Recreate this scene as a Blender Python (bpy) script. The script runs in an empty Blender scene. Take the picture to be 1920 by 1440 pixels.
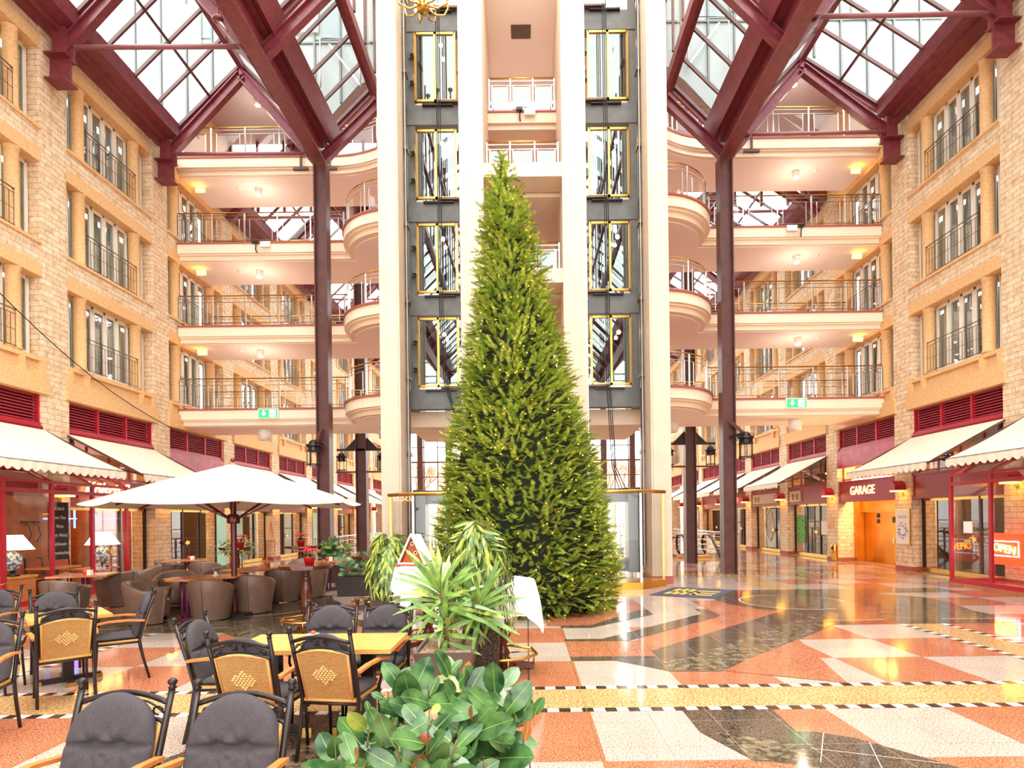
import bpy, math, random
from math import sin, cos, pi, radians, sqrt
from mathutils import Vector, Matrix
random.seed(7)
S = bpy.context.scene
COL = S.collection
# ---------------------------------------------------------------- camera
cam_d = bpy.data.cameras.new('camera'); cam = bpy.data.objects.new('camera', cam_d); COL.objects.link(cam)
cam.location = (0, 0, 1.75); cam.rotation_euler = (pi/2, 0.0125, 0)
cam_d.sensor_width = 36; cam_d.lens = 1090/1920*36
cam_d.shift_x = -28/1920; cam_d.shift_y = 252/1920
cam_d.clip_end = 300; S.camera = cam
# ---------------------------------------------------------------- sky, sun, exposure
W = bpy.data.worlds.new('sky'); S.world = W; W.use_nodes = True
bg = W.node_tree.nodes['Background']; bg.inputs[0].default_value = (1.0, .985, .965, 1); bg.inputs[1].default_value = 1.9
sd = bpy.data.lights.new('sun', 'SUN'); sd.energy = .8; sd.angle = radians(40); sd.color = (1, .93, .82)
so = bpy.data.objects.new('sun', sd); COL.objects.link(so); so.rotation_euler = (radians(-12), radians(6), 0)
S.view_settings.view_transform = 'Standard'; S.view_settings.look = 'None'
S.view_settings.gamma = 1; S.view_settings.use_curve_mapping = False; S.view_settings.exposure = 1.78
cy = S.cycles
try:
    cy.use_denoising = True; cy.max_bounces = 10; cy.diffuse_bounces = 5; cy.glossy_bounces = 4
    cy.transparent_max_bounces = 24; cy.transmission_bounces = 4; cy.sample_clamp_indirect = 4; cy.caustics_reflective = False
except Exception: pass
# ---------------------------------------------------------------- materials
def lin(c):
    return tuple((x/255/12.92 if x/255 <= .04045 else ((x/255+.055)/1.055)**2.4) for x in c)+(1,)
MATS = {}
def mat(name, col, rough=.5, metal=0, spec=.5, noise=None, bump=None, emit=0, col2=None, sheen=0):
    """noise=(scale, lo, hi) mixes col/col2; bump=(scale, strength)"""
    if name in MATS: return MATS[name]
    m = bpy.data.materials.new(name); m.use_nodes = True; nt = m.node_tree; b = nt.nodes['Principled BSDF']
    c = lin(col); b.inputs['Base Color'].default_value = c; b.inputs['Roughness'].default_value = rough
    b.inputs['Metallic'].default_value = metal; b.inputs['Specular IOR Level'].default_value = spec
    m.diffuse_color = c
    tc = nt.nodes.new('ShaderNodeTexCoord')
    if noise:
        n = nt.nodes.new('ShaderNodeTexNoise'); n.inputs['Scale'].default_value = noise[0]; n.inputs['Detail'].default_value = 4
        r = nt.nodes.new('ShaderNodeValToRGB'); r.color_ramp.elements[0].position = noise[1]; r.color_ramp.elements[1].position = noise[2]
        r.color_ramp.elements[0].color = lin(col2 or tuple(x*.7 for x in col)); r.color_ramp.elements[1].color = c
        nt.links.new(tc.outputs['Object'], n.inputs['Vector']); nt.links.new(n.outputs[0], r.inputs[0]); nt.links.new(r.outputs[0], b.inputs['Base Color'])
    if bump:
        n2 = nt.nodes.new('ShaderNodeTexNoise'); n2.inputs['Scale'].default_value = bump[0]
        bp = nt.nodes.new('ShaderNodeBump'); bp.inputs['Strength'].default_value = bump[1]; bp.inputs['Distance'].default_value = .01
        nt.links.new(tc.outputs['Object'], n2.inputs['Vector']); nt.links.new(n2.outputs[0], bp.inputs['Height']); nt.links.new(bp.outputs[0], b.inputs['Normal'])
    if emit:
        b.inputs['Emission Color'].default_value = c; b.inputs['Emission Strength'].default_value = emit
    MATS[name] = m; return m
def glassmat(name, tint, refl=.1, rough=.0, reflcol=(1, 1, 1), k=.75):
    m = bpy.data.materials.new(name); m.use_nodes = True; nt = m.node_tree; nt.nodes.clear()
    o = nt.nodes.new('ShaderNodeOutputMaterial'); t = nt.nodes.new('ShaderNodeBsdfTransparent'); g = nt.nodes.new('ShaderNodeBsdfGlossy')
    t.inputs[0].default_value = (*tint, 1); g.inputs['Roughness'].default_value = rough; g.inputs[0].default_value = (*reflcol, 1)
    f = nt.nodes.new('ShaderNodeLayerWeight'); f.inputs[0].default_value = .5; pw = nt.nodes.new('ShaderNodeMath'); pw.operation = 'POWER'; pw.inputs[1].default_value = 4
    ma = nt.nodes.new('ShaderNodeMath'); ma.operation = 'MULTIPLY_ADD'; ma.use_clamp = True; ma.inputs[1].default_value = k; ma.inputs[2].default_value = refl
    x = nt.nodes.new('ShaderNodeMixShader')
    nt.links.new(f.outputs['Facing'], pw.inputs[0]); nt.links.new(pw.outputs[0], ma.inputs[0]); nt.links.new(ma.outputs[0], x.inputs[0]); nt.links.new(t.outputs[0], x.inputs[1]); nt.links.new(g.outputs[0], x.inputs[2]); nt.links.new(x.outputs[0], o.inputs[0])
    MATS[name] = m; return m
GLASS = glassmat('clear_glass', (.97, .98, .97), .045, k=.8)
ROOFG = glassmat('roof_glass', (.93, .97, .97), .03, k=.6)
WING = glassmat('window_glass', (.86, .92, .90), .2)
DOORG = glassmat('lift_door_glass', (.16, .20, .19), .15, reflcol=(.88, 1, .98), k=.15)
def granite(name, base, fleck, fleck2, scale=120, rough=.09, joint=None):
    m = bpy.data.materials.new(name); m.use_nodes = True; nt = m.node_tree; b = nt.nodes['Principled BSDF']
    b.inputs['Roughness'].default_value = rough; b.inputs['Specular IOR Level'].default_value = .45
    tc = nt.nodes.new('ShaderNodeTexCoord'); v = nt.nodes.new('ShaderNodeTexNoise'); v.inputs['Scale'].default_value = scale; v.inputs['Detail'].default_value = 3; v.inputs['Roughness'].default_value = .75
    r = nt.nodes.new('ShaderNodeValToRGB'); e = r.color_ramp.elements; e[0].position = .40; e[0].color = lin(fleck); e[1].position = .50; e[1].color = lin(base)
    k = e.new(.66); k.color = lin(fleck2)
    n2 = nt.nodes.new('ShaderNodeTexNoise'); n2.inputs['Scale'].default_value = 1.7
    mx = nt.nodes.new('ShaderNodeMixRGB'); mx.blend_type = 'MULTIPLY'; mx.inputs[0].default_value = .35
    nt.links.new(tc.outputs['Object'], v.inputs['Vector']); nt.links.new(tc.outputs['Object'], n2.inputs['Vector']); nt.links.new(v.outputs[0], r.inputs[0])
    nt.links.new(r.outputs[0], mx.inputs[1]); nt.links.new(n2.outputs[0], mx.inputs[2])
    last = mx.outputs[0]
    # tile joints every 0.535 m
    mp = nt.nodes.new('ShaderNodeMapping'); mp.inputs['Location'].default_value = joint or (-.52, -6.03, 0)
    bt = nt.nodes.new('ShaderNodeTexBrick'); bt.offset = 0; bt.inputs['Scale'].default_value = 1; bt.inputs['Brick Width'].default_value = .535; bt.inputs['Row Height'].default_value = .535
    bt.inputs['Mortar Size'].default_value = .0022; bt.inputs['Mortar Smooth'].default_value = 0
    m2 = nt.nodes.new('ShaderNodeMixRGB'); m2.inputs[2].default_value = lin(tuple(x*.62 for x in base) if base[0] > 120 else (170, 150, 125))
    nt.links.new(tc.outputs['Object'], mp.inputs[0]); nt.links.new(mp.outputs[0], bt.inputs['Vector']); nt.links.new(bt.outputs['Fac'], m2.inputs[0]); nt.links.new(last, m2.inputs[1])
    nt.links.new(m2.outputs[0], b.inputs['Base Color'])
    m.diffuse_color = lin(base); MATS[name] = m; return m
G_W = granite('white_granite', (210, 194, 178), (140, 104, 86), (230, 218, 206), 75)
G_T = granite('terracotta_granite', (204, 124, 88), (120, 62, 44), (232, 164, 126), 75)
G_Y = granite('yellow_granite', (220, 178, 120), (168, 106, 52), (240, 206, 156), 42)
G_D = granite('dark_granite', (92, 80, 68), (44, 36, 30), (136, 120, 102), 75)
G_G = granite('green_marble', (112, 102, 80), (60, 54, 40), (160, 146, 118), 9)
G_S = granite('strip_black', (66, 52, 42), (40, 32, 26), (84, 70, 58), 120)
G_L = granite('strip_white', (250, 246, 240), (236, 228, 220), (255, 252, 250), 120)
def brickmat(name, c1, c2, mortar, bw=.42, bh=.135):
    m = bpy.data.materials.new(name); m.use_nodes = True; nt = m.node_tree; b = nt.nodes['Principled BSDF']; b.inputs['Roughness'].default_value = .8
    tc = nt.nodes.new('ShaderNodeTexCoord'); sx = nt.nodes.new('ShaderNodeSeparateXYZ'); ad = nt.nodes.new('ShaderNodeMath'); cb = nt.nodes.new('ShaderNodeCombineXYZ')
    nt.links.new(tc.outputs['Object'], sx.inputs[0]); nt.links.new(sx.outputs[0], ad.inputs[0]); nt.links.new(sx.outputs[1], ad.inputs[1]); nt.links.new(ad.outputs[0], cb.inputs[0]); nt.links.new(sx.outputs[2], cb.inputs[1])
    bt = nt.nodes.new('ShaderNodeTexBrick'); bt.inputs['Scale'].default_value = 1; bt.inputs['Brick Width'].default_value = bw; bt.inputs['Row Height'].default_value = bh
    bt.inputs['Mortar Size'].default_value = .007; bt.inputs['Color1'].default_value = lin(c1); bt.inputs['Color2'].default_value = lin(c2); bt.inputs['Mortar'].default_value = lin(mortar)
    nt.links.new(cb.outputs[0], bt.inputs['Vector'])
    n = nt.nodes.new('ShaderNodeTexNoise'); n.inputs['Scale'].default_value = 7; n.inputs['Detail'].default_value = 8; n.inputs['Roughness'].default_value = .7
    r = nt.nodes.new('ShaderNodeValToRGB'); r.color_ramp.elements[0].position = .36; r.color_ramp.elements[0].color = (.72, .58, .44, 1); r.color_ramp.elements[1].position = .55
    mx = nt.nodes.new('ShaderNodeMixRGB'); mx.blend_type = 'MULTIPLY'; mx.inputs[0].default_value = .8
    nt.links.new(tc.outputs['Object'], n.inputs['Vector']); nt.links.new(n.outputs[0], r.inputs[0]); nt.links.new(bt.outputs['Color'], mx.inputs[1]); nt.links.new(r.outputs[0], mx.inputs[2]); nt.links.new(mx.outputs[0], b.inputs['Base Color'])
    bp = nt.nodes.new('ShaderNodeBump'); bp.inputs['Strength'].default_value = .5; bp.inputs['Distance'].default_value = .01; bp.invert = True
    nt.links.new(bt.outputs['Fac'], bp.inputs['Height']); nt.links.new(bp.outputs[0], b.inputs['Normal'])
    m.diffuse_color = lin(c1); MATS[name] = m; return m
BRICK = brickmat('tan_brick', (242, 224, 196), (232, 206, 170), (190, 154, 114))
STONE = mat('sandstone', (234, 192, 138), .8, noise=(18, .35, .6), col2=(222, 174, 118), bump=(60, .3))
MAROON = mat('maroon_steel', (128, 54, 62), .38, noise=(6, .3, .6), col2=(106, 44, 52))
BRNST = mat('brown_steel', (96, 54, 48), .4, noise=(4, .3, .6), col2=(78, 44, 40))
RED = mat('red_frame', (176, 22, 42), .35)
DRED = mat('dark_red_panel', (156, 34, 42), .4)
PINK = mat('pink_panel', (196, 66, 92), .3, noise=(3, .35, .7), col2=(160, 36, 62))
LOUV = mat('louvre_slat', (190, 54, 76), .45)
DARK = mat('dark_void', (34, 22, 18), .8)
CREAM = mat('cream_render', (226, 206, 182), .6, noise=(3, .3, .7), col2=(220, 198, 172))
WALKC = mat('walkway_render', (248, 230, 204), .6)
SOFF = mat('soffit_plaster', (254, 244, 236), .7)
TERT = mat('terracotta_trim', (170, 92, 74), .6)
BRASS = mat('brass', (222, 176, 92), .25, 1)
STEEL = mat('brushed_steel', (205, 200, 192), .28, .9)
DSTEEL = mat('dark_rail', (110, 84, 72), .4, .6)
GREYST = mat('grey_lift_steel', (122, 124, 120), .5, .2, noise=(3, .3, .7), col2=(104, 106, 104))
BLACKM = mat('black_metal', (44, 36, 36), .32, .3)
WHITEF = mat('white_window_frame', (240, 234, 222), .45)
CURT = mat('grey_curtain', (196, 208, 200), .9)
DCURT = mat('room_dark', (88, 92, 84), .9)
FABRIC = mat('awning_fabric', (240, 226, 206), .85, noise=(2, .3, .7), col2=(234, 220, 198))
UMBF = mat('umbrella_fabric', (240, 230, 216), .85)
CUSH = mat('charcoal_fabric', (72, 67, 71), .85, noise=(160, .35, .65), col2=(60, 55, 59), bump=(9, .5))
LEATH = mat('brown_leather', (124, 98, 84), .4, noise=(9, .3, .7), col2=(110, 86, 74))
LEATHD = mat('leather_seam', (64, 46, 38), .5)
WOODA = mat('orange_wood', (226, 142, 74), .4, noise=(12, .3, .7), col2=(200, 116, 56))
WOODT = mat('beech_tabletop', (236, 178, 98), .3, noise=(5, .3, .7), col2=(224, 158, 80))
WOODL = mat('lounge_tabletop', (204, 132, 78), .2, noise=(7, .35, .6), col2=(178, 104, 58))
WOODD = mat('dark_turned_wood', (112, 58, 38), .2, noise=(10, .3, .7), col2=(62, 26, 16))
WOODP = mat('wood_panel', (196, 112, 48), .35, noise=(3, .35, .65), col2=(160, 84, 34))
PURP = mat('purple_lacquer', (130, 44, 96), .25)
POTG = mat('grey_planter', (92, 78, 70), .6, noise=(60, .4, .6), col2=(74, 62, 56))
POTD = mat('dark_planter', (58, 46, 42), .55)
SOIL = mat('soil', (60, 40, 26), .95)
GRAV = mat('gravel', (224, 202, 172), .9, noise=(55, .4, .6), col2=(150, 116, 84), bump=(55, 1))
CLOTH = mat('white_cloth', (248, 244, 244), .8)
GOLDP = mat('gold_panel', (222, 152, 52), .28, .75, noise=(2, .3, .7), col2=(204, 130, 40))
BULB = mat('warm_bulb', (255, 168, 66), .5, emit=2.6)
LAMPW = mat('lamp_glow', (255, 206, 130), .5, emit=16); LAMPS = mat('shop_panel_glow', (255, 200, 130), .5, emit=4.5)
YLAMP = mat('yellow_lamp_glow', (255, 190, 60), .5, emit=5)
WHITE = mat('white_paint', (246, 242, 236), .5)
BLACK = mat('black_rubber', (26, 24, 24), .6)
GREENL = mat('exit_green', (30, 170, 70), .4, emit=1.4)
WHITEL = mat('exit_white', (250, 255, 240), .4, emit=1.6)
def rattan():
    m = bpy.data.materials.new('rattan_weave'); m.use_nodes = True; nt = m.node_tree; b = nt.nodes['Principled BSDF']; b.inputs['Roughness'].default_value = .55
    tc = nt.nodes.new('ShaderNodeTexCoord'); mp = nt.nodes.new('ShaderNodeMapping'); mp.inputs['Rotation'].default_value = (pi/2, 0, 0)
    bt = nt.nodes.new('ShaderNodeTexBrick'); bt.inputs['Scale'].default_value = 1; bt.inputs['Brick Width'].default_value = .02; bt.inputs['Row Height'].default_value = .0095
    bt.inputs['Mortar Size'].default_value = .0018; bt.inputs['Color1'].default_value = lin((230, 192, 124)); bt.inputs['Color2'].default_value = lin((212, 170, 100)); bt.inputs['Mortar'].default_value = lin((120, 80, 38))
    nt.links.new(tc.outputs['Object'], mp.inputs[0]); nt.links.new(mp.outputs[0], bt.inputs['Vector']); nt.links.new(bt.outputs['Color'], b.inputs['Base Color'])
    bp = nt.nodes.new('ShaderNodeBump'); bp.invert = True; bp.inputs['Strength'].default_value = .7; bp.inputs['Distance'].default_value = .004
    nt.links.new(bt.outputs['Fac'], bp.inputs['Height']); nt.links.new(bp.outputs[0], b.inputs['Normal']); MATS['rattan_weave'] = m; return m
RATT = rattan(); RATTK = mat('rattan_knot', (236, 196, 128), .5, bump=(90, .4))
RATTE = mat('rattan_edge', (232, 180, 104), .45, bump=(90, .4))
def leafmat(name, c1, c2, rough=.35, scale=6):
    m = mat(name, c1, rough, noise=(scale, .35, .65), col2=c2); return m
LF_TREE = leafmat('fir_needles', (216, 224, 100), (118, 150, 46), .6, 14)
LF_TREE2 = leafmat('fir_needles_deep', (150, 176, 62), (76, 108, 34), .6, 14)
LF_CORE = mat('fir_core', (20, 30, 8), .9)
LF_RUB = leafmat('rubber_leaf', (92, 134, 72), (34, 72, 38), .2, 8)
LF_RUBY = leafmat('rubber_leaf_young', (168, 176, 70), (110, 130, 46), .3, 8)
LF_RUBR = leafmat('rubber_leaf_red', (196, 96, 58), (140, 96, 44), .3, 8)
LF_RIB = mat('leaf_rib', (156, 186, 104), .4)
LF_FIC = leafmat('ficus_leaf', (190, 204, 92), (98, 126, 46), .35, 12)
LF_DRA = leafmat('dracaena_leaf', (138, 174, 78), (72, 112, 48), .35, 8)
STEM = mat('plant_stem', (120, 110, 60), .7)
LF_RED = mat('poinsettia_red', (214, 16, 44), .5)
# ---------------------------------------------------------------- mesh builder
class MB:
    def __init__(s): s.v = []; s.f = []; s.m = []; s.mats = []; s.sm = []
    def mi(s, m):
        if m not in s.mats: s.mats.append(m)
        return s.mats.index(m)
    def add(s, vs, fs, m, smooth=False):
        o = len(s.v); s.v += [tuple(p) for p in vs]; k = s.mi(m)
        for f in fs: s.f.append(tuple(o+i for i in f)); s.m.append(k); s.sm.append(smooth)
    def box(s, x0, x1, y0, y1, z0, z1, m):
        if x0 > x1: x0, x1 = x1, x0
        if y0 > y1: y0, y1 = y1, y0
        if z0 > z1: z0, z1 = z1, z0
        s.add([(x0, y0, z0), (x1, y0, z0), (x1, y1, z0), (x0, y1, z0), (x0, y0, z1), (x1, y0, z1), (x1, y1, z1), (x0, y1, z1)],
              [(0, 3, 2, 1), (4, 5, 6, 7), (0, 1, 5, 4), (1, 2, 6, 5), (2, 3, 7, 6), (3, 0, 4, 7)], m)
    def bar(s, a, b, w, h, m, up=(0, 0, 1)):
        a = Vector(a); b = Vector(b); d = (b-a).normalized(); u = Vector(up)
        if abs(d.dot(u)) > .98: u = Vector((0, 1, 0))
        r = d.cross(u).normalized(); u = r.cross(d).normalized(); vs = []
        for p in (a, b):
            for i, j in ((-1, -1), (1, -1), (1, 1), (-1, 1)): vs.append(p+r*(i*w/2)+u*(j*h/2))
        s.add(vs, [(0, 1, 2, 3), (7, 6, 5, 4), (0, 4, 5, 1), (1, 5, 6, 2), (2, 6, 7, 3), (3, 7, 4, 0)], m)
    def ibeam(s, a, b, w, h, m, t=.04, up=(0, 0, 1)):
        a = Vector(a); b = Vector(b); d = (b-a).normalized(); u = Vector(up)
        if abs(d.dot(u)) > .98: u = Vector((0, 1, 0))
        r = d.cross(u).normalized(); u = r.cross(d).normalized()
        s.bar(a+u*(h/2-t/2), b+u*(h/2-t/2), w, t, m, up); s.bar(a-u*(h/2-t/2), b-u*(h/2-t/2), w, t, m, up); s.bar(a, b, t, h-2*t, m, up)
    def tube(s, pts, r, m, n=8, cap=True, smooth=True):
        pts = [Vector(p) for p in pts]; vs = []; N = len(pts); rr = r if isinstance(r, (list, tuple)) else [r]*N; prev = None
        for i, p in enumerate(pts):
            d = (pts[min(i+1, N-1)]-pts[max(i-1, 0)]).normalized()
            if prev is None:
                a = Vector((0, 0, 1)) if abs(d.z) < .9 else Vector((0, 1, 0)); x = d.cross(a).normalized()
            else: x = (prev-d*prev.dot(d)).normalized()
            prev = x; y = d.cross(x)
            for k in range(n): t = 2*pi*k/n; vs.append(p+(x*cos(t)+y*sin(t))*rr[i])
        fs = [(i*n+k, i*n+(k+1) % n, (i+1)*n+(k+1) % n, (i+1)*n+k) for i in range(N-1) for k in range(n)]
        if cap: fs += [tuple(range(n))[::-1], tuple((N-1)*n+k for k in range(n))]
        s.add(vs, fs, m, smooth)
    def lathe(s, prof, c, m, n=16, smooth=True):
        vs = [(c[0]+r*cos(2*pi*k/n), c[1]+r*sin(2*pi*k/n), c[2]+z) for r, z in prof for k in range(n)]
        fs = [(i*n+k, i*n+(k+1) % n, (i+1)*n+(k+1) % n, (i+1)*n+k) for i in range(len(prof)-1) for k in range(n)]
        fs += [tuple(range(n))[::-1], tuple((len(prof)-1)*n+k for k in range(n))]
        s.add(vs, fs, m, smooth)
    def prism(s, poly, z0, z1, m, tf=None):
        n = len(poly); vs = [(x, y, z0) for x, y in poly]+[(x, y, z1) for x, y in poly]
        if tf: vs = [tf(*p) for p in vs]
        s.add(vs, [tuple(range(n))[::-1], tuple(range(n, 2*n))]+[(i, (i+1) % n, n+(i+1) % n, n+i) for i in range(n)], m)
    def sphere(s, c, r, m, n=10, k=6, sz=1):
        s.lathe([(max(r*sin(pi*i/k), .0005), -r*cos(pi*i/k)*sz) for i in range(k+1)], c, m, n)
    def build(s, name, parent=None, mirror=False, loc=None):
        vs = [(-x, y, z) for x, y, z in s.v] if mirror else s.v
        fs = [f[::-1] for f in s.f] if mirror else s.f
        me = bpy.data.meshes.new(name); me.from_pydata(vs, [], fs)
        for m in s.mats: me.materials.append(m)
        me.polygons.foreach_set('material_index', s.m); me.polygons.foreach_set('use_smooth', s.sm); me.update()
        o = bpy.data.objects.new(name, me); COL.objects.link(o)
        if parent: o.parent = parent
        if loc: o.location = loc
        return o
def tag(o, label, cat, group=None):
    o['label'] = label; o['category'] = cat
    if group: o['group'] = group
    return o
def thing(name, label, cat, loc=(0, 0, 0), rz=0, group=None):
    o = bpy.data.objects.new(name, None); COL.objects.link(o); o.location = loc; o.rotation_euler = (0, 0, rz); o.empty_display_size = .1
    return tag(o, label, cat, group)
def st(o): o['kind'] = 'structure'; return o
def stg(name):
    o = bpy.data.objects.new(name, None); COL.objects.link(o); o['kind'] = 'structure'; return o
def kids(o): return [c for c in bpy.data.objects if c.parent is o]
CH = {}
def dup(root, loc, rz=0, label=None, group=None, sx=1):
    if root.name not in CH: CH[root.name] = [(c, kids(c)) for c in kids(root)]
    r = root.copy(); COL.objects.link(r); r.location = loc; r.rotation_euler = (0, 0, rz)
    if sx != 1: r.scale = (sx, 1, 1)
    if label: r['label'] = label
    if group: r['group'] = group
    for c, gs in CH[root.name]:
        d = c.copy(); COL.objects.link(d); d.parent = r
        for g in gs: e = g.copy(); COL.objects.link(e); e.parent = d
    return r
ORD = ['first', 'second', 'third', 'fourth', 'fifth', 'sixth', 'seventh', 'eighth', 'ninth', 'tenth', 'eleventh', 'twelfth', 'thirteenth', 'fourteenth']
SIDE = {-1: 'left', 1: 'right'}
def text(body, size, m, parent, loc, rot, ext=.006, name='lettering', sx=1, shear=0, align='CENTER', bold=0):
    c = bpy.data.curves.new(name, 'FONT'); c.body = body; c.size = size; c.extrude = ext; c.align_x = align; c.align_y = 'CENTER'; c.shear = shear; c.offset = bold
    c.materials.append(m); q = bpy.data.objects.new(name, c); COL.objects.link(q); me = bpy.data.meshes.new_from_object(q.evaluated_get(bpy.context.evaluated_depsgraph_get()))
    bpy.data.objects.remove(q); bpy.data.curves.remove(c); o = bpy.data.objects.new(name, me); COL.objects.link(o); o.location = loc; o.rotation_euler = rot; o.scale = (sx, 1, 1)
    if parent: o.parent = parent
    return o
XW = 11.62                                   # wall face, both sides
MOD = 4.18
BAY = {-1: 14.80, 1: 14.15}                  # start of bay 0
BW = 3.40                                    # bay opening
YB = {-1: 19.5, 1: 18.85}                    # front of the walkways
YF = {-1: 18.5, 1: 17.85}                    # last roof frame before the walkways
CX = {-1: 6.3, 1: 6.1}; CY = {-1: 18.2, 1: 17.6}  # steel columns
LEV = [5.56, 8.35, 11.14, 14.02]
# ================================================================ floor
def build_floor():
    f = MB()
    f.add([(-16, -16, 0), (16, -16, 0), (16, 60, 0), (-16, 60, 0)], [(0, 1, 2, 3)], G_W)
    L = [0]
    def poly(pts, m, lay, both=True):
        rc = len(pts) == 4 and pts[0][1] == pts[1][1]; L[0] += 0 if rc else 1; z = .0008*lay if rc else .0034+.0001*L[0]
        for s in ((1, -1) if both else (1,)):
            p = [(s*x, y, z) for x, y in pts]
            f.add(p if s > 0 else p[::-1], [tuple(range(len(p)))], m)
    def rect(x0, x1, y0, y1, m, lay, both=True): poly([(x0, y0), (x1, y0), (x1, y1), (x0, y1)], m, lay, both)
    M = 1.07
    # checker squares: near field, beyond the dark cross band, and in front of the first strip
    def checker(ys, x0s, par):
        for j, y in enumerate(ys):
            for i, x in enumerate(x0s):
                if (i+j+par) % 2: rect(x, x+M, y, y+M, G_T, 1)
    xs1 = [-.55]+[.52+M*i for i in range(5)]
    def row(y, j, xs, x0i):
        for k, x in enumerate(xs):
            i = x0i+k
            if (i+j) % 2:
                if x < 0: rect(x, .55, y, y+M, G_T, 1, False)
                else: rect(x, x+M, y, y+M, G_T, 1)
    for j in range(0, 3): row(6.03+M*j, j, xs1, -1); row(6.03+M*j, j, [6.62+M*k for k in range(6)], 5)
    for n in range(0, 8): row(4.17-M*n, n, xs1, -1); row(4.17-M*n, n+1, [6.62+M*k for k in range(6)], 6)
    for n in range(3, 7): row(6.03+M*n, n, xs1[:1], -1)
    for n in range(0, 3): row(13.65+M*n, n, [6.62+M*k for k in range(5)], 0)
    for n in range(0, 30): row(17.75+M*n, n+1, [.52+M*k for k in range(5)], 0); row(17.75+M*n, n, [6.62+M*k for k in range(5)], 1)
    for n in range(0, 3): row(9.9+M*n, n, [8.2+M*k for k in range(4)], 0)
    # yellow bands with black and white edging
    def band_y(y0, y1, x0, x1):
        rect(x0, x1, y0, y1, G_Y, 2, False)
        for yy in (y0, y1-.1):
            n = int((x1-x0)/.105)
            rect(x0, x1, yy, yy+.1, G_L, 3, False)
            for k in range(0, n, 2): rect(x0+k*.105, x0+(k+1)*.105, yy, yy+.1, G_S, 4, False)
    def band_x(x0, x1, y0, y1):
        rect(x0, x1, y0, y1, G_Y, 2)
        for xx in (x0, x1-.1):
            n = int((y1-y0)/.105)
            rect(xx, xx+.1, y0, y1, G_L, 3)
            for k in range(0, n, 2): rect(xx, xx+.1, y0+k*.105, y0+(k+1)*.105, G_S, 4)
    band_y(5.24, 6.03, -11.7, 11.7); band_y(16.95, 17.7, -11.7, 11.7); band_y(21.9, 22.6, -11.7, 11.7); band_y(30, 30.7, -11.7, 11.7)
    band_x(5.87, 6.62, 6.03, 9.22); band_x(5.62, 6.42, 13.65, 16.95); band_x(5.87, 6.62, -4, 4.3)
    # dark cross band and its stripes
    poly([(3.9, 9.22), (11.6, 9.22), (11.6, 9.98), (7.95, 10.0), (7.95, 10.4), (8.25, 11.3), (8.25, 12.2), (7.66, 12.8), (7.9, 12.9), (9.6, 12.9), (9.6, 13.65), (4.6, 13.65), (4.2, 12.6), (4.1, 11.6), (4.55, 10.49), (4.9, 9.9)], G_G, 2)
    for a in (0, .95): poly([(5.0+a, 13.65), (5.5+a, 13.65), (6.9+a*.9, 9.22), (6.4+a*.9, 9.22)], G_D, 3)
    for a in (-.12, 1.5): poly([(5.0+a, 13.65), (5.04+a, 13.65), (6.34+a*.9, 9.22), (6.3+a*.9, 9.22)], G_L, 4)
    poly([(4.9, 9.22), (11.6, 9.22), (11.6, 9.6), (5, 9.6), (4.9, 9.5)], G_D, 3); poly([(4.9, 9.6), (11.6, 9.6), (11.6, 9.62), (5, 9.62), (4.9, 9.61)], G_L, 4)
    # round medallion where the diagonals meet
    def disc(cx, cy, r0, r1, m, lay, a0=0, a1=2*pi, n=40):
        P = [(cx+r1*cos(a0+(a1-a0)*k/n), cy+r1*sin(a0+(a1-a0)*k/n)) for k in range(n+1)]
        if r0 > 0: P += [(cx+r0*cos(a0+(a1-a0)*k/n), cy+r0*sin(a0+(a1-a0)*k/n)) for k in range(n, -1, -1)]
        poly(P, m, lay)
    disc(5.35, 11.75, 0, 1.5, G_D, 5); disc(5.35, 11.75, 0, 1.02, G_G, 6); disc(5.35, 11.75, 1.0, 1.03, G_L, 7)
    poly([(5.4, 12.9), (6.1, 12.7), (6.9, 9.3), (5.9, 9.6)], G_G, 7)
    # chevrons in front of the lift tower
    poly([(.52, 8.22), (1.48, 8.2), (3.38, 10.17), (3.36, 12.01), (3.9, 12.0), (4.02, 11.4), (4.26, 10.9), (4.62, 10.56), (1.6, 7.55), (1.6, 7.3), (.52, 7.3)], G_T, 2)
    poly([(.52, 8.37), (1.06, 8.37), (3.14, 10.44), (3.14, 10.97), (3.37, 10.97), (3.37, 10.17), (1.42, 8.22), (.52, 8.22)], G_D, 3)
    poly([(.3, 9.42), (.3, 12.8), (2.24, 12.3), (2.24, 10.7), (1.0, 9.42)], G_T, 2)
    poly([(.52, 9.4), (1.0, 9.4), (2.05, 10.9), (2.24, 10.9), (2.24, 10.42), (1.0, 9.22), (.52, 9.24)], G_D, 3)
    poly([(.52, 7.3), (1.6, 7.3), (1.6, 6.57), (1.06, 7.1), (.52, 7.11)], G_D, 3)
    poly([(1.6, 6.83), (1.6, 7.58), (4.55, 10.53), (4.82, 10.02), (2.28, 7.49)], G_D, 3)
    poly([(1.6, 6.83), (1.6, 6.57), (2.16, 6.54), (4.85, 9.22), (4.82, 10.02)], G_G, 3)
    poly([(2.2, 6.56), (3.3, 6.03), (3.8, 8.17), (2.7, 7.1)], G_T, 1)
    poly([(1.6, 6.57), (2.16, 6.54), (2.7, 7.09), (1.62, 7.1)], G_G, 3)
    # near star in the bottom right corner
    poly([(1.38, 5.24), (2.19, 5.24), (2.15, 4.69), (2.3, 4.68), (2.55, 4.53), (2.74, 4.27), (2.95, 3.98), (3.1, 3.4), (2.2, 3.2), (1.98, 4.02), (1.7, 4.12), (1.6, 4.14), (1.38, 4.71)], G_D, 3)
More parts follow.
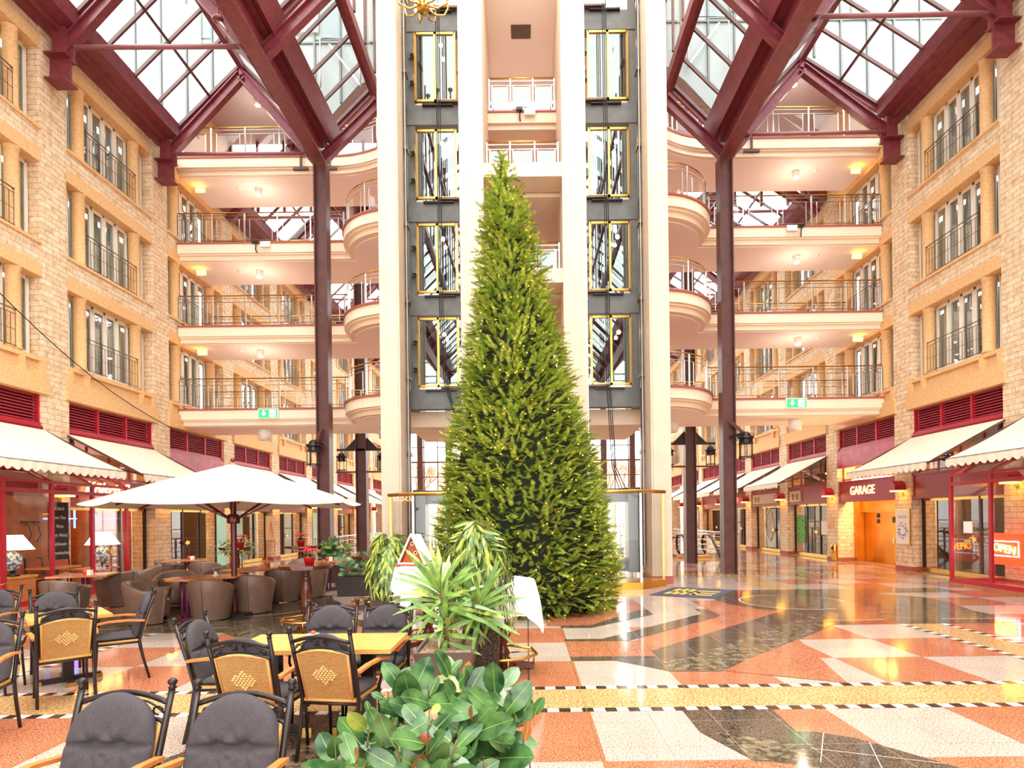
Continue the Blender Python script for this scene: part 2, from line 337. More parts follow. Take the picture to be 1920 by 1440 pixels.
    poly([(1.5, 4.70), (2.0, 4.45), (2.1, 4.15), (1.75, 4.13), (1.62, 4.16)], G_G, 4)
    poly([(1.7, 4.12), (1.98, 4.02), (2.1, 3.6), (1.7, 3.2), (1.07, 3.2), (1.2, 4.15)], G_T, 4)
    for a, b in (((2.1, 4.35), (2.9, 4.05)), ((2.35, 4.65), (2.05, 4.1)), ((2.6, 4.45), (2.3, 3.7))):
        dx, dy = b[0]-a[0], b[1]-a[1]; l = sqrt(dx*dx+dy*dy); nx, ny = -dy/l*.003, dx/l*.003
        poly([(a[0]-nx, a[1]-ny), (b[0]-nx, b[1]-ny), (b[0]+nx, b[1]+ny), (a[0]+nx, a[1]+ny)], G_L, 5)
    rect(-.006, .006, 2.0, 14, G_S, 6, False)
    st(f.build('floor'))
build_floor()
# ================================================================ walls, windows, shop rows
SILL = [5.80, 8.57, 11.34]; HEAD = [7.72, 10.49, 13.26]
WINCACHE = {}
NW = [0]
def window_parts():
    fr = MB(); gl = MB(); cu = MB(); ra = MB(); H = 1.92
    def frame(y0, y1, n):
        for k in range(n+1):
            y = y0+(y1-y0)*k/n; fr.box(.0, .07, y-.035, y+.035, 0, H, WHITEF)
        fr.box(0, .07, y0, y1, 0, .06, WHITEF); fr.box(0, .07, y0, y1, H-.06, H, WHITEF)
        for k in range(n):
            a = y0+(y1-y0)*k/n+.035; b = y0+(y1-y0)*(k+1)/n-.035
            fr.box(-.015, .0, a, a+.045, .06, H-.06, WHITEF); fr.box(-.015, .0, b-.045, b, .06, H-.06, WHITEF)
            fr.box(-.015, 0, a, b, .06, .11, WHITEF); fr.box(-.015, 0, a, b, H-.11, H-.06, WHITEF)
        gl.add([(.03, y0, .06), (.03, y1, .06), (.03, y1, H-.06), (.03, y0, H-.06)], [(0, 1, 2, 3)], WING)
    frame(-.94, .94, 4); frame(-1.64, -1.30, 1); frame(1.30, 1.64, 1)
    fr.box(-.1, .02, -1.0, 1.0, -.05, 0, WHITE); fr.box(-.06, .02, -1.66, -1.26, -.05, 0, WHITE); fr.box(-.06, .02, 1.26, 1.66, -.05, 0, WHITE)
    def curtain(y0, y1):
        n = int((y1-y0)/.03)+1; P = []
        for k in range(n+1):
            y = y0+(y1-y0)*k/n; P.append((.22+.035*sin(k*1.9)+.015*sin(k*.7), y))
        vs = [(x, y, z) for z in (.05, H) for x, y in P]; N = n+1
        cu.add(vs, [(k, k+1, N+k+1, N+k) for k in range(n)], CURT, True)
    curtain(-.94, -.5); curtain(.45, .94); curtain(-1.64, -1.3); curtain(1.3, 1.64); curtain(-.2, .1)
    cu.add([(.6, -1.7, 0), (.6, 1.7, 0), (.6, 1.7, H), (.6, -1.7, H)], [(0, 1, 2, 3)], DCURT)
    for z, r in ((.88, .010), (.78, .006), (.05, .008)): ra.box(-.27-r, -.27+r, -1.0, 1.0, z-r, z+r, DSTEEL)
    for k in range(17):
        y = -.98+k*1.96/16; ra.box(-.275, -.265, y-.0045, y+.0045, .05, .88 if k % 4 == 0 else .78, DSTEEL)
    for z in (.42,): ra.box(-.275, -.265, -1.0, 1.0, z-.004, z+.004, DSTEEL)
    for y in (-.99, .99): ra.box(-.27, -.02, y-.01, y+.01, .05, .07, DSTEEL); ra.box(-.27, -.02, y-.01, y+.01, .87, .89, DSTEEL)
    return (('window_frame', fr), ('window_pane', gl), ('curtain', cu), ('window_railing', ra))
def place_window(s, yc, z):
    NW[0] += 1
    if s not in WINCACHE: WINCACHE[s] = [(n, b.build(n, None, s < 0)) for n, b in window_parts()]; first = True
    else: first = False
    r = stg('window_%d' % NW[0]); r.location = (s*(XW+.30), yc, z)
    for n, o in WINCACHE[s]:
        c = o if first else o.copy()
        if not first: COL.objects.link(c)
        c.parent = r
NB = 8
def wall(s):
    w = MB(); d0 = XW
    def B(y0, y1, a, b, z0, z1, m): w.box(d0+a, d0+b, y0, y1, z0, z1, m)
    ks = range(-7, NB)
    for k in ks:
        y0 = BAY[s]+MOD*k; y1 = y0+BW; yc = (y0+y1)/2
        B(y1, y0+MOD, 0, .75, .12, 14.0, BRICK); B(y1-.01, y0+MOD+.01, -.015, .76, 0, .14, TERT)   # pier
        # stone band over the shop with its corbels and sunk panels
        B(y0-.12, y1+.12, -.07, .7, 4.89, 5.35, STONE); B(y0-.04, y1+.04, .03, .7, 5.35, 5.66, STONE); B(y0-.06, y1+.06, -.04, .7, 5.66, 5.76, STONE)
        for yy in (yc-1.66, yc-1.09, yc+1.09, yc+1.66): B(yy-.07, yy+.07, -.05, .03, 5.3, 5.68, STONE)
        for i in range(3):
            sl, hd = SILL[i], HEAD[i]
            B(y0, y1, .0, .7, hd, hd+.33, STONE)
            if i < 2: B(y0, y1, .02, .7, hd+.33, SILL[i+1]-.06, BRICK); B(y0, y1, -.03, .7, SILL[i+1]-.07, SILL[i+1], STONE)
            else: B(y0, y1, .02, .7, hd+.33, 14.0, BRICK)
            if i == 0: B(y0, y1, .1, .7, 5.75, sl, STONE)
            for yy in (yc-1.09, yc+1.09): w.lathe([(.165, 0), (.165, .06), (.145, .08), (.145, 1.84), (.165, 1.86), (.165, 1.92)], (d0+.17, yy, sl), STONE, 14)
        B(y0, y1, .12, .7, 4.86, 4.93, STONE)
    o = w.build('wall_'+SIDE[s], None, s < 0); st(o)
    for k in ks:
        yc = BAY[s]+MOD*k+BW/2
        for z in SILL:
            if yc > -12: place_window(s, yc, z)
for s in (-1, 1): wall(s)
# ---------------------------------------------------------------- louvre panels over the shops
def louvre_parts():
    f = MB(); l = MB(); h = BW/2-.02
    f.box(.12, .2, -h, h, 4.84, 4.9, RED); f.box(.06, .22, -h, h, 4.08, 4.2, RED); f.box(.02, .2, -h-.03, h+.03, 4.04, 4.09, RED)
    for y in (-h, -h/3, h/3, h): f.box(.1, .2, y-.03, y+.03, 4.15, 4.88, RED)
    for i in range(9):
        z = 4.23+i*.073; l.add([(.13, -h, z), (.13, h, z), (.2, h, z+.05), (.2, -h, z+.05), (.13, -h, z+.012), (.13, h, z+.012), (.2, h, z+.062), (.2, -h, z+.062)],
                               [(0, 1, 2, 3), (7, 6, 5, 4), (0, 4, 5, 1)], LOUV)
    l.add([(.24, -h, 4.15), (.24, h, 4.15), (.24, h, 4.88), (.24, -h, 4.88)], [(0, 1, 2, 3)], DARK)
    return f, l
for s in (-1, 1):
    first = None
    for k in range(-1, NB):
        yc = BAY[s]+MOD*k+BW/2
        lab = 'red louvred vent panel on the %s wall, %s bay from the camera' % (SIDE[s], ORD[k+1])
        if first is None:
            t = thing('louvre_panel', lab, 'vent', (s*XW, yc, 0), 0, 'louvre panels over the shops'); f, l = louvre_parts(); f.build('vent_frame', t, s < 0); l.build('slats', t, s < 0); first = t
        else: dup(first, (s*XW, yc, 0), 0, lab)
# ---------------------------------------------------------------- shop interiors: one long back room per side with bay partitions
ROOMC = {(-1, -1): WOODP, (-1, 0): WOODP, (1, 1): GOLDP}
PLAST = mat('shop_plaster', (206, 176, 132), .8); SHDK = mat('shop_dark_wall', (84, 66, 52), .8); SHFL = mat('shop_floor', (150, 104, 68), .3)
SHG = mat('shop_pale_wall', (216, 204, 176), .7)
def rooms(s):
    w = MB()
    w.box(XW+.3, XW+4.5, -14.5, 50, 4.95, 5.05, PLAST); w.box(XW+.3, XW+4.5, -14.5, 50, 3.6, 3.66, PLAST)
    w.box(XW+.1, XW+4.5, -14.5, 50, .004, .02, SHFL)
    for k in range(-7, NB):
        y0 = BAY[s]+MOD*k
        c = {(-1, -1): WOODP, (-1, 0): WOODP, (-1, 1): SHG, (-1, 2): SHDK, (-1, 3): SHDK, (1, -1): PLAST, (1, 0): PLAST, (1, 1): GOLDP, (1, 2): SHDK, (1, 3): SHG}.get((s, k), PLAST if k % 2 else SHDK)
        dep = 3.6 if not (s == 1 and k == 1) else 1.3
        w.box(XW+dep, XW+dep+.1, y0-.78, y0+BW, 0, 3.6, c)
        w.box(XW+.76, XW+3.6, y0-.45, y0-.35, 0, 4.95, WOODP if (s, k) in ((-1, 0), (-1, 1)) else SHDK)
    st(w.build('wall_%s_shop_rooms' % SIDE[s], None, s < 0))
for s in (-1, 1): rooms(s)
# ================================================================ walkways between wall and lift tower
def arc(cx, cy, r, a0, a1, n): return [(cx+r*cos(radians(a0+(a1-a0)*k/n)), cy+r*sin(radians(a0+(a1-a0)*k/n))) for k in range(n+1)]
def deck_outline(s, lev, off=0):
    """front edge polyline (in +x coordinates) from the wall to the tower"""
    y = YB[s]+off
    if lev == 3: return [(XW, y), (6.3, y)]+arc(6.3, y-3.2, 3.2, 90, 125, 8)[1:]+[(3.8, y-.95)]
    return [(XW, y), (5.95-off, y)]+arc(3.95, y, 2.0-off, 0, -90, 12)[1:]+[(3.8, y-2.0+off)]
def back_outline(s): return [(3.8, YB[s]+2.15), (XW, YB[s]+2.15)]
def walkway(s, lev):
    z = LEV[lev]; r = stg('walkway_deck_'+SIDE[s]); r.name = 'trim_walkway_'+SIDE[s]
    def ring(o0, z0, z1, m, w):
        A = deck_outline(s, lev, o0)+back_outline(s); w.prism(A, z0, z1, m)
    w = MB(); ring(-.03, z-.06, z, TERT, w); w.build('deck_edge', r, s < 0)
    w = MB(); ring(0, z-.36, z-.06, WALKC, w); ring(.06, z-.41, z-.36, WALKC, w); w.build('fascia', r, s < 0)
    w = MB(); ring(.13, z-.55, z-.41, WALKC, w)
    A = deck_outline(s, lev, .25)+back_outline(s); w.prism(A, z-.57, z-.55, SOFF); w.build('soffit', r, s < 0)
def railing(s, lev, pts, name, label, panels=True):
    """railing along polyline pts (+x coordinates)"""
    z = LEV[lev]; t = thing(name, label, 'railing', (0, 0, z), 0, 'walkway railings')
    seg = [(Vector((*pts[i], 0)), Vector((*pts[i+1], 0))) for i in range(len(pts)-1)]
    L = sum((b-a).length for a, b in seg)
    def at(d):
        for a, b in seg:
            l = (b-a).length
            if d <= l+1e-6: return a+(b-a)*(d/l if l else 0)
            d -= l
        return seg[-1][1]
    n = max(2, round(L/1.12)); P = [at(L*k/n) for k in range(n+1)]
    fine = [Vector((*p, 0)) for p in pts]
    w = MB(); w.tube([(p.x, p.y, 1.02) for p in fine], .022, BRASS, 6); w.build('handrail', t, s < 0)
    w = MB()
    for zz in (.93, .80, .10): w.tube([(p.x, p.y, zz) for p in fine], .011, STEEL, 5)
    w.build('rails', t, s < 0)
    w = MB(); w.box(-.02, .02, -.02, .02, 0, 1.0, STEEL); po = w.build('post', t)
    for k, p in enumerate(P):
        q = po
        if k: q = po.copy(); COL.objects.link(q); q.parent = t
        q.location = (s*p.x, p.y, 0)
    for k in range(n):
        w = MB()
        for q in (.16, .84):
            p = at(L*(k+q)/n); w.box(p.x-.01, p.x+.01, p.y-.01, p.y+.01, .1, .8, STEEL)
        m_ = 4
        for j in range(m_):
            a = at(L*(k+.18+.64*j/m_)/n); b = at(L*(k+.18+.64*(j+1)/m_)/n)
            w.add([(a.x, a.y, .14), (b.x, b.y, .14), (b.x, b.y, .76), (a.x, a.y, .76)], [(0, 1, 2, 3)], GLASS)
        w.build('infill_panel', t, s < 0)
    return t
for s in (-1, 1):
    for lev in range(4):
        walkway(s, lev)
        o = deck_outline(s, lev, .08)
        wh = ['lowest', 'second', 'third', 'top'][lev]
        railing(s, lev, [p for p in o if p[0] < XW-.01 or 1], 'walkway_railing', 'front steel railing of the %s walkway on the %s side' % (wh, SIDE[s]))
        railing(s, lev, [(XW, YB[s]+2.07), (3.9, YB[s]+2.07)], 'walkway_railing', 'rear steel railing of the %s walkway on the %s side, behind the front one' % (wh, SIDE[s]))
# ================================================================ lift tower
TOPZ = 24
def tower():
    w = MB()
    for s in (-1, 1):
        w.box(s*3.27, s*3.78, 15.2, 16.3, .2, TOPZ, CREAM); w.box(s*3.32, s*3.78, 15.16, 15.25, .2, TOPZ, WHITE if 0 else CREAM)
        w.box(s*3.2, s*3.80, 15.14, 16.32, 0, .2, TERT)
        w.box(s*1.03, s*1.64, 15.2, 16.3, 0, TOPZ, CREAM)
        w.box(s*1.03, s*1.2, 16.3, 19, 5.1, TOPZ, CREAM)
        w.box(s*3.6, s*3.8, 16.3, 21, 5.0, TOPZ, CREAM)
    # centre bay slabs
    for i, (z, y) in enumerate(((LEV[0], 16.0), (LEV[1], 16.0), (LEV[2], 16.0), (LEV[3], 17.5))):
        w.box(-1.03, 1.03, y, 21, z-.36, z-.05, CREAM); w.box(-1.05, 1.05, y-.04, 21, z-.05, z, TERT); w.box(-1.03, 1.03, y+.1, 21, z-.5, z-.36, CREAM)
    for z in LEV[:3]: w.box(-1.03, 1.03, 15.25, 15.98, z-.42, z-.05, CREAM)
    w.box(-3.8, 3.8, 17.7, 21, 16.8, 17.0, SOFF); w.box(-1.03, 1.03, 16.2, 20, 16.7, 16.8, SOFF)
    w.box(-3.6, 3.6, 17.62, 21, 4.55, 5.03, CREAM)
    st(w.build('wall_lift_tower'))
    for z, y in ((LEV[1], 16.05), (LEV[2], 16.05), (LEV[3], 17.55)):
        t = thing('balcony_railing', 'steel balcony railing in the middle of the lift tower, %s above the tree' % {LEV[1]: 'lowest', LEV[2]: 'middle one', LEV[3]: 'topmost'}[z], 'railing', (0, y, z), 0, 'tower balcony railings')
        w = MB(); w.tube([(-1.0, 0, 1.02), (1.0, 0, 1.02)], .022, BRASS, 6); w.build('handrail', t)
        w = MB()
        for zz in (.93, .8, .1): w.box(-1, 1, -.01, .01, zz-.01, zz+.01, STEEL)
        for x in (-.98, -.34, .34, .98): w.box(x-.02, x+.02, -.02, .02, 0, 1, STEEL)
        for x in (-.9, -.42, -.26, .26, .42, .9): w.box(x-.012, x+.012, -.012, .012, .1, .8, STEEL)
        w.build('posts', t)
        w = MB()
        for a, b in ((-.88, -.44), (-.24, .24), (.44, .88)): w.add([(a, 0, .14), (b, 0, .14), (b, 0, .76), (a, 0, .76)], [(0, 1, 2, 3)], DOORG)
        w.build('glass_infill', t)
    w = MB(); w.box(-.3, .3, 17.6, 18.1, 16.68, 16.7, mat('vent_brown', (92, 74, 54), .6)); tag(w.build('ceiling_vent'), 'dark rectangular vent in the ceiling above the topmost tower balcony', 'vent')
tower()
def lift_shaft(s):
    sd_ = SIDE[s]; xa, xb = 1.64, 3.27
    w = MB()
    for z in LEV+[16.8, 19.6]: w.box(1.72, 3.45, 17.3, 17.6, z-.52, z+.06, GREYST)
    w.box(3.18, 3.46, 17.33, 17.55, 5.0, TOPZ, GREYST); w.box(1.64, 1.80, 17.33, 17.55, 5.0, TOPZ, GREYST)
    for z in LEV+[16.8]: w.box(2.05, 2.95, 17.2, 17.3, z+.0, z+.05, BLACKM); w.box(1.75, 2.5, 17.15, 17.3, z+.06, z+.12, DSTEEL)
    st(w.build('trim_lift_frame_'+sd_, None, s < 0))
    for i, z in enumerate(LEV+[.15]):
        z0 = z+.12 if z > 1 else .5; H = 2.05
        d = stg('door_%d' % (i+1+(5 if s > 0 else 0)))
        w = MB(); x0, x1 = 1.98, 3.15
        for x in (x0, (x0+x1)/2-.03*s*0, x1): w.box(x-.03, x+.03, 17.22, 17.3, z0, z0+H, BRASS)
        w.box(x0, x1, 17.22, 17.3, z0, z0+.06, BRASS); w.box(x0, x1, 17.22, 17.3, z0+H-.06, z0+H, BRASS); w.build('door_frame', d, s < 0)
        w = MB(); w.add([(x0, 17.26, z0), (x1, 17.26, z0), (x1, 17.26, z0+H), (x0, 17.26, z0+H)], [(0, 1, 2, 3)], DOORG if z > 1 else GLASS); w.build('door_pane', d, s < 0)
        if z > 1:
            for dz in (.55, 1.35):
                b = MB(); b.box(3.18 if s < 0 else 1.86, 3.28 if s < 0 else 1.94, 17.12, 17.28, z0+dz, z0+dz+.22, GREYST)
                b.tube([(3.23 if s < 0 else 1.9, 17.15, z0+dz), (3.2 if s < 0 else 1.9, 17.15, z0+dz-.1), (3.32 if s < 0 else 1.84, 17.2, z0+dz-.12)], .015, BLACKM, 5)
                tag(b.build('switch_box', None, s < 0), '%s grey switch box beside the %s door of the %s lift shaft' % ('lower' if dz < 1 else 'upper', ['second floor', 'third floor', 'fourth floor', 'top floor'][i], sd_), 'switch box', 'lift switch boxes')
    g = thing('lift_guide_rails', 'steel guide rails running up both sides of the %s lift shaft' % sd_, 'rail')
    for x, r in ((3.2, .03), (1.72, .03)):
        w = MB(); w.box(x-r, x+r, 15.95, 16.05, .4, TOPZ, BLACKM); w.box(x-.01, x+.01, 15.88, 15.95, .4, TOPZ, STEEL)
        for k in range(10): w.box(x-.05, x+.05, 15.9, 16.2, 1.4+k*2.1, 1.5+k*2.1, DSTEEL)
        w.build('guide_rail', g, s < 0)
    c = MB()
    for j in range(3):
        x0 = 2.33+j*.05
        c.tube([(x0, 16.6, TOPZ)]+[(x0-.0*k, 16.6, 20-k*2) for k in range(7)]+[(x0-.12, 16.6, 5.6), (x0-.35-.03*j, 16.6, 4.7), (x0-.6, 16.6, 4.1)] if s < 0 else
               [(x0, 16.6, TOPZ), (x0, 16.6, 10), (x0, 16.6, 5.5), (x0+.12, 16.6, 3.2), (x0+.3+.04*j, 16.6, 2.6), (x0+.8, 16.6, 2.3)], .014, BLACK, 5)
    tag(c.build('lift_cable', None, s < 0), 'black hanging cables looping down the %s lift shaft' % sd_, 'cable')
    # lit globe lamps inside the shaft seen in front of the doors
    for i, z in enumerate(LEV):
        b = MB(); b.sphere((2.35 if s < 0 else 2.75, 17.0, z+1.6), .06, LAMPW, 10, 6); b.tube([(2.35 if s < 0 else 2.75, 17.0, z+1.66), (2.35 if s < 0 else 2.75, 17.2, z+1.72)], .01, BRASS, 5)
        tag(b.build('shaft_lamp', None, s < 0), 'small glowing bulb in the %s lift shaft at the %s floor' % (sd_, ['second', 'third', 'fourth', 'top'][i]), 'lamp', 'shaft bulbs')
    # glass surround at the foot of the shaft
    e = thing('lift_enclosure', 'glass surround with brass rail at the foot of the %s lift' % sd_, 'glass enclosure')
    P = [(.25, 14.05), (2.75, 14.05), (3.45, 14.75), (3.45, 15.2)]
    for i in range(3):
        a, b = P[i], P[i+1]; w = MB(); w.add([(*a, .2), (*b, .2), (*b, 2.33), (*a, 2.33)], [(0, 1, 2, 3)], GLASS); w.build('glass_pane', e, s < 0)
        w = MB(); w.bar((*b, 0), (*b, 2.33), .05, .05, BRASS if i == 1 else STEEL); w.build('corner_post', e, s < 0)
    w = MB(); w.tube([(.25, 14.05, 2.38), (2.75, 14.05, 2.38), (3.5, 14.75, 2.38)], .045, BRASS, 8); w.build('brass_rail', e, s < 0)
    w = MB(); w.prism([(.25, 14.0), (2.78, 14.0), (3.52, 14.72), (3.52, 15.1), (.25, 15.1)], .0, .17, GOLDP); w.build('base', e, s < 0)
    PITM = mat('dark_pit_steel', (74, 78, 68), .3, .2); w = MB(); w.box(1.7, 3.2, 17.0, 17.2, .17, .5, PITM); w.box(1.7, 3.2, 17.0, 17.2, 2.2, 2.6, PITM); w.box(2.9, 3.25, 16.6, 17.2, .17, 2.6, PITM); w.build('lift_pit_wall', e, s < 0)
for s in (-1, 1): lift_shaft(s)
# chandelier ring at the head of the left shaft
ch = thing('chandelier', 'brass ring chandelier with curved arms at the top of the left lift shaft', 'chandelier', (-2.52, 15.05, 15.05)); ch.scale = (1.18, 1.18, 1.1)
w = MB(); w.lathe([(.02, -.12), (.13, -.1), (.15, 0), (.1, .06), (.02, .1)], (0, 0, 0), BRASS, 16); w.tube([(0, 0, .1), (0, 0, 6)], .02, BRASS, 6); w.build('hub', ch)
for k in range(10):
    a = 2*pi*k/10; w = MB(); w.tube([(r*cos(a), r*sin(a), z) for r, z in ((.1, 0), (.3, -.06), (.52, .05), (.62, .28), (.58, .5))], .022, BRASS, 6)
    w.lathe([(.02, 0), (.06, .02), (.07, .06), (.03, .08)], (.58*cos(a), .58*sin(a), .5), WHITE, 10); w.build('arm', ch)
# ================================================================ steel columns with lanterns
def lantern_mb(w, c, sc=1):
    x, y, z = c; q = sc
    w.lathe([(.02*q, .02*q), (.2*q, -.02*q), (.21*q, -.07*q), (.15*q, -.1*q), (.15*q, -.2*q)], (x, y, z), BLACKM, 12, False)
    w.lathe([(.06*q, .1*q), (.12*q, .05*q), (.12*q, .0)], (x, y, z), BLACKM, 12, False)
    for k in range(6): a = pi*k/3+.3; w.tube([(x+.17*q*cos(a), y+.17*q*sin(a), z-.08*q), (x+.17*q*cos(a), y+.17*q*sin(a), z-.62*q)], .012*q, BLACKM, 5)
    for zz in (-.2, -.56): w.tube([(x+.18*q*cos(pi*k/6), y+.18*q*sin(pi*k/6), z+zz*q) for k in range(13)], .013*q, BLACKM, 5)
def lantern(name, label, c, sc=1, grp=None):
    t = thing(name, label, 'lantern', c, 0, grp); w = MB(); lantern_mb(w, (0, 0, 0), sc); w.build('cage', t)
    w = MB(); w.lathe([(.12*sc, -.66*sc), (.13*sc, -.6*sc), (.13*sc, -.2*sc)], (0, 0, 0), GLASS, 12); w.build('glass_shade', t); return t
NC = [0]
for s in (-1, 1):
    for i, y in enumerate([CY[s]+4.1*q for q in range(4)]):
        x = s*CX[s]; w = MB(); hz = 12.86 if s < 0 else 12.5
        w.bar((x, y, 0), (x, y, hz), .3, .06, BRNST); 
        w.box(x-.2, x-.165, y-.19, y+.19, 0, hz, BRNST); w.box(x+.165, x+.2, y-.19, y+.19, 0, hz, BRNST); w.box(x-.17, x+.17, y-.05, y+.05, 0, hz, BRNST)
        for z in (.35, .6, 4.2, 8.0):
            for dy in (-.2,): w.sphere((x+.18, y+dy, z), .02, BLACKM, 6, 4)
        o = w.build('steel_column'); tag(o, 'brown steel column %s, %s row behind the lift tower front' % ('left of the lift tower' if s < 0 else 'right of the lift tower', ORD[i]), 'column', 'steel columns')
    # lantern on first column
    x = s*CX[s]; yc = CY[s]; br = MB(); br.bar((x, yc-.2, 4.6), (x+(.36 if s > 0 else -.1), yc-.45, 4.15), .09, .09, BRNST); br.bar((x, yc-.2, 4.1), (x+(.36 if s > 0 else -.16), yc-.5, 4.18), .05, .08, BLACKM)
    L = lantern('column_lantern', 'black iron lantern bracketed to the front steel column, %s of the tower' % SIDE[s], (x+(.36 if s > 0 else -.16), yc-.52, 4.1), 1.12, 'column lanterns'); o = br.build('bracket', L); o.location = -L.location
    # cross arm with hanging lanterns on second column
    y = CY[s]+4.1; A = thing('lantern_frame', 'black steel cross arm on the second column, %s of the tower' % SIDE[s], 'frame', (x, y, 0), 0, 'lantern cross arms'); w = MB()
    w.box(-1.0, 1.0, -.04, .04, 3.58, 3.64, BRNST); w.build('lower_bar', A); w = MB(); w.box(-.95, .95, -.05, .05, 4.42, 4.5, BLACKM)
    for q in (-1, 1): w.add([(q*.2, -.03, 4.5), (q*.62, -.03, 4.5), (q*.2, -.03, 4.93), (q*.2, .03, 4.5), (q*.62, .03, 4.5), (q*.2, .03, 4.93)], [(0, 1, 2), (5, 4, 3), (0, 3, 4, 1), (1, 4, 5, 2), (2, 5, 3, 0)], BLACKM)
    w.build('cross_arm', A)
    for q in (-1, 1): lantern('hanging_lantern', 'black lantern hanging %s of the second column, %s half of the hall' % ('left' if q < 0 else 'right', SIDE[s]), (x+q*.78, y, 4.25), 1.0, 'hanging lanterns')
    b = MB(); b.tube([(x-.78, y, 4.42), (x-.78, y, 4.3)], .02, BLACKM, 5); b.tube([(x+.78, y, 4.42), (x+.78, y, 4.3)], .02, BLACKM, 5); o = b.build('hanger', A); o.location = -A.location
# ================================================================ roof: folded glass gables on maroon steel
SC = {-1: 1.0, 1: .966}
def roof(s):
    nm = SIDE[s]; q = SC[s]; ye = YF[s]; fr = [ye-MOD*k for k in range(0, 8)]; bk = [22.4+MOD*k for k in range(0, 7)]
    def pt(x, z): return (x*q, 1.75+(z-1.75)*q)
    FOOT, APEX, VAL, CEN = (11.35, 13.35), pt(8.9, 15.95), pt(6.6, 13.25), pt(4.55, 15.0)
    GE, GR, GV, G1, G2 = (11.0, 14.3), pt(8.9, 16.35), pt(7.0, 14.4), pt(5.92, 14.38), pt(4.8, 15.5)
    g = MB()
    def longs(y0, y1, g):
        sec = [(11.74, 13.74), (10.96, 14.02), (10.90, 14.42), (11.62, 14.6)]
        g.add([(x, y, z) for y in (y0, y1) for x, z in sec], [(0, 1, 5, 4), (1, 2, 6, 5), (2, 3, 7, 6), (3, 0, 4, 7), (0, 3, 2, 1), (4, 5, 6, 7)], MAROON)
        g.bar((11.28, y0, 13.86), (11.28, y1, 13.86), .06, .12, MAROON)
        vx, vz = pt(6.38, 13.35); g.ibeam((vx, y0, vz), (vx, y1, vz), .42, .72, MAROON)
        x, z = pt(6.0, 14.0); g.bar((x, y0, z), (x, y1, z), .14, .62, MAROON, (-.35, 0, 1)); x2, z2 = pt(6.95, 14.1); g.bar((x2, y0, z2), (x2, y1, z2), .14, .5, MAROON)
        g.box(x, x2, y0, y1, z-.15, z-.08, MAROON)
        g.bar((GR[0], y0, GR[1]-.1), (GR[0], y1, GR[1]-.1), .16, .2, MAROON)
        g.bar((G2[0]-.05, y0, G2[1]-.02), (G2[0]-.05, y1, G2[1]-.02), .18, .3, MAROON); g.bar((CEN[0]-.1, y0, CEN[1]-.05), (CEN[0]-.1, y1, CEN[1]-.05), .14, .3, MAROON)
        g.bar(((GE[0]+GR[0])/2, y0, (GE[1]+GR[1])/2), ((GE[0]+GR[0])/2, y1, (GE[1]+GR[1])/2), .07, .12, BRNST, (.7, 0, .7)); g.bar(((GV[0]+GR[0])/2, y0, (GV[1]+GR[1])/2), ((GV[0]+GR[0])/2, y1, (GV[1]+GR[1])/2), .07, .12, BRNST, (-.7, 0, .7))
        for zz in (17.6, 20): g.bar((4.4, y0, zz), (4.4, y1, zz), .14, .2, MAROON)
    longs(-16, ye+.1, g); longs(22.2, 48, g)
    st(g.build('trim_roof_beams_'+nm, None, s < 0))
    t = MB()
    for y in fr+bk:
        def rb(a, b, w_=.2, h_=.3): t.ibeam((a[0], y, a[1]), (b[0], y, b[1]), w_, h_, MAROON, .035, (0, 0, 1))
        rb(FOOT, APEX); rb(APEX, VAL); rb((VAL[0]-.25, VAL[1]), CEN)
        t.bar((APEX[0], y, APEX[1]), (APEX[0], y, GR[1]), .12, .12, MAROON)
        t.tube([(10.95, y-.05, 13.45), (VAL[0]+.2, y-.05, 13.42)], .055, mat('tie_rod', (150, 96, 100), .35), 8)
        t.bar((CEN[0]-.05, y, CEN[1]), (4.4, y, 21.5), .16, .16, MAROON)
        # second chord carrying the glass
        t.bar((GE[0], y+.1, GE[1]-.08), (GR[0], y+.1, GR[1]-.08), .1, .16, MAROON); t.bar((GV[0], y+.1, GV[1]-.08), (GR[0], y+.1, GR[1]-.08), .1, .16, MAROON); t.bar((G1[0], y+.1, G1[1]-.08), (G2[0], y+.1, G2[1]-.08), .1, .16, MAROON)
    st(t.build('trim_roof_frames_'+nm, None, s < 0))
    m = MB()
    for y in [ye-1.045*k for k in range(32)]+[22.4+1.045*k for k in range(24)]:
        for a, b in ((GE, GR), (GR, GV), (G1, G2)): m.bar((a[0], y, a[1]), (b[0], y, b[1]), .06, .09, BRNST)
        m.bar((4.4, y, 15.2), (4.4, y, 21.5), .06, .08, BRNST)
    st(m.build('trim_glazing_bars_'+nm, None, s < 0))
    gl = MB()
    for y0, y1 in ((-16, ye+.1), (22.2, 48)):
        for a, b in ((GE, GR), (GR, GV), (G1, G2), ((4.4, 15.2), (4.4, 21.5))):
            gl.add([(a[0], y0, a[1]+.04), (a[0], y1, a[1]+.04), (b[0], y1, b[1]+.04), (b[0], y0, b[1]+.04)], [(0, 1, 2, 3)], ROOFG)
    o = gl.build('roof_glazing', None, s < 0); o.name = 'window_roof_'+nm; st(o)
    for i, y in enumerate(fr[:3]):
        b = MB(); b.ibeam((11.6, y, 12.92), (11.08, y, 12.92), .42, .66, MAROON, .04); b.box(11.06, 11.1, y-.21, y+.21, 12.59, 13.25, MAROON) if 0 else None
        b.box(11.12, 11.45, y-.14, y+.14, 13.25, 13.9, MAROON); b.box(11.0, 11.2, y-.03, y+.03, 13.1, 13.6, MAROON)
        tag(b.build('steel_bracket', None, s < 0), 'maroon steel bracket stub carrying the roof on the %s wall, %s from the walkways' % (nm, ORD[i]), 'bracket', 'roof brackets')
for s in (-1, 1): roof(s)
BK = [22.4+MOD*k for k in range(0, 7)]
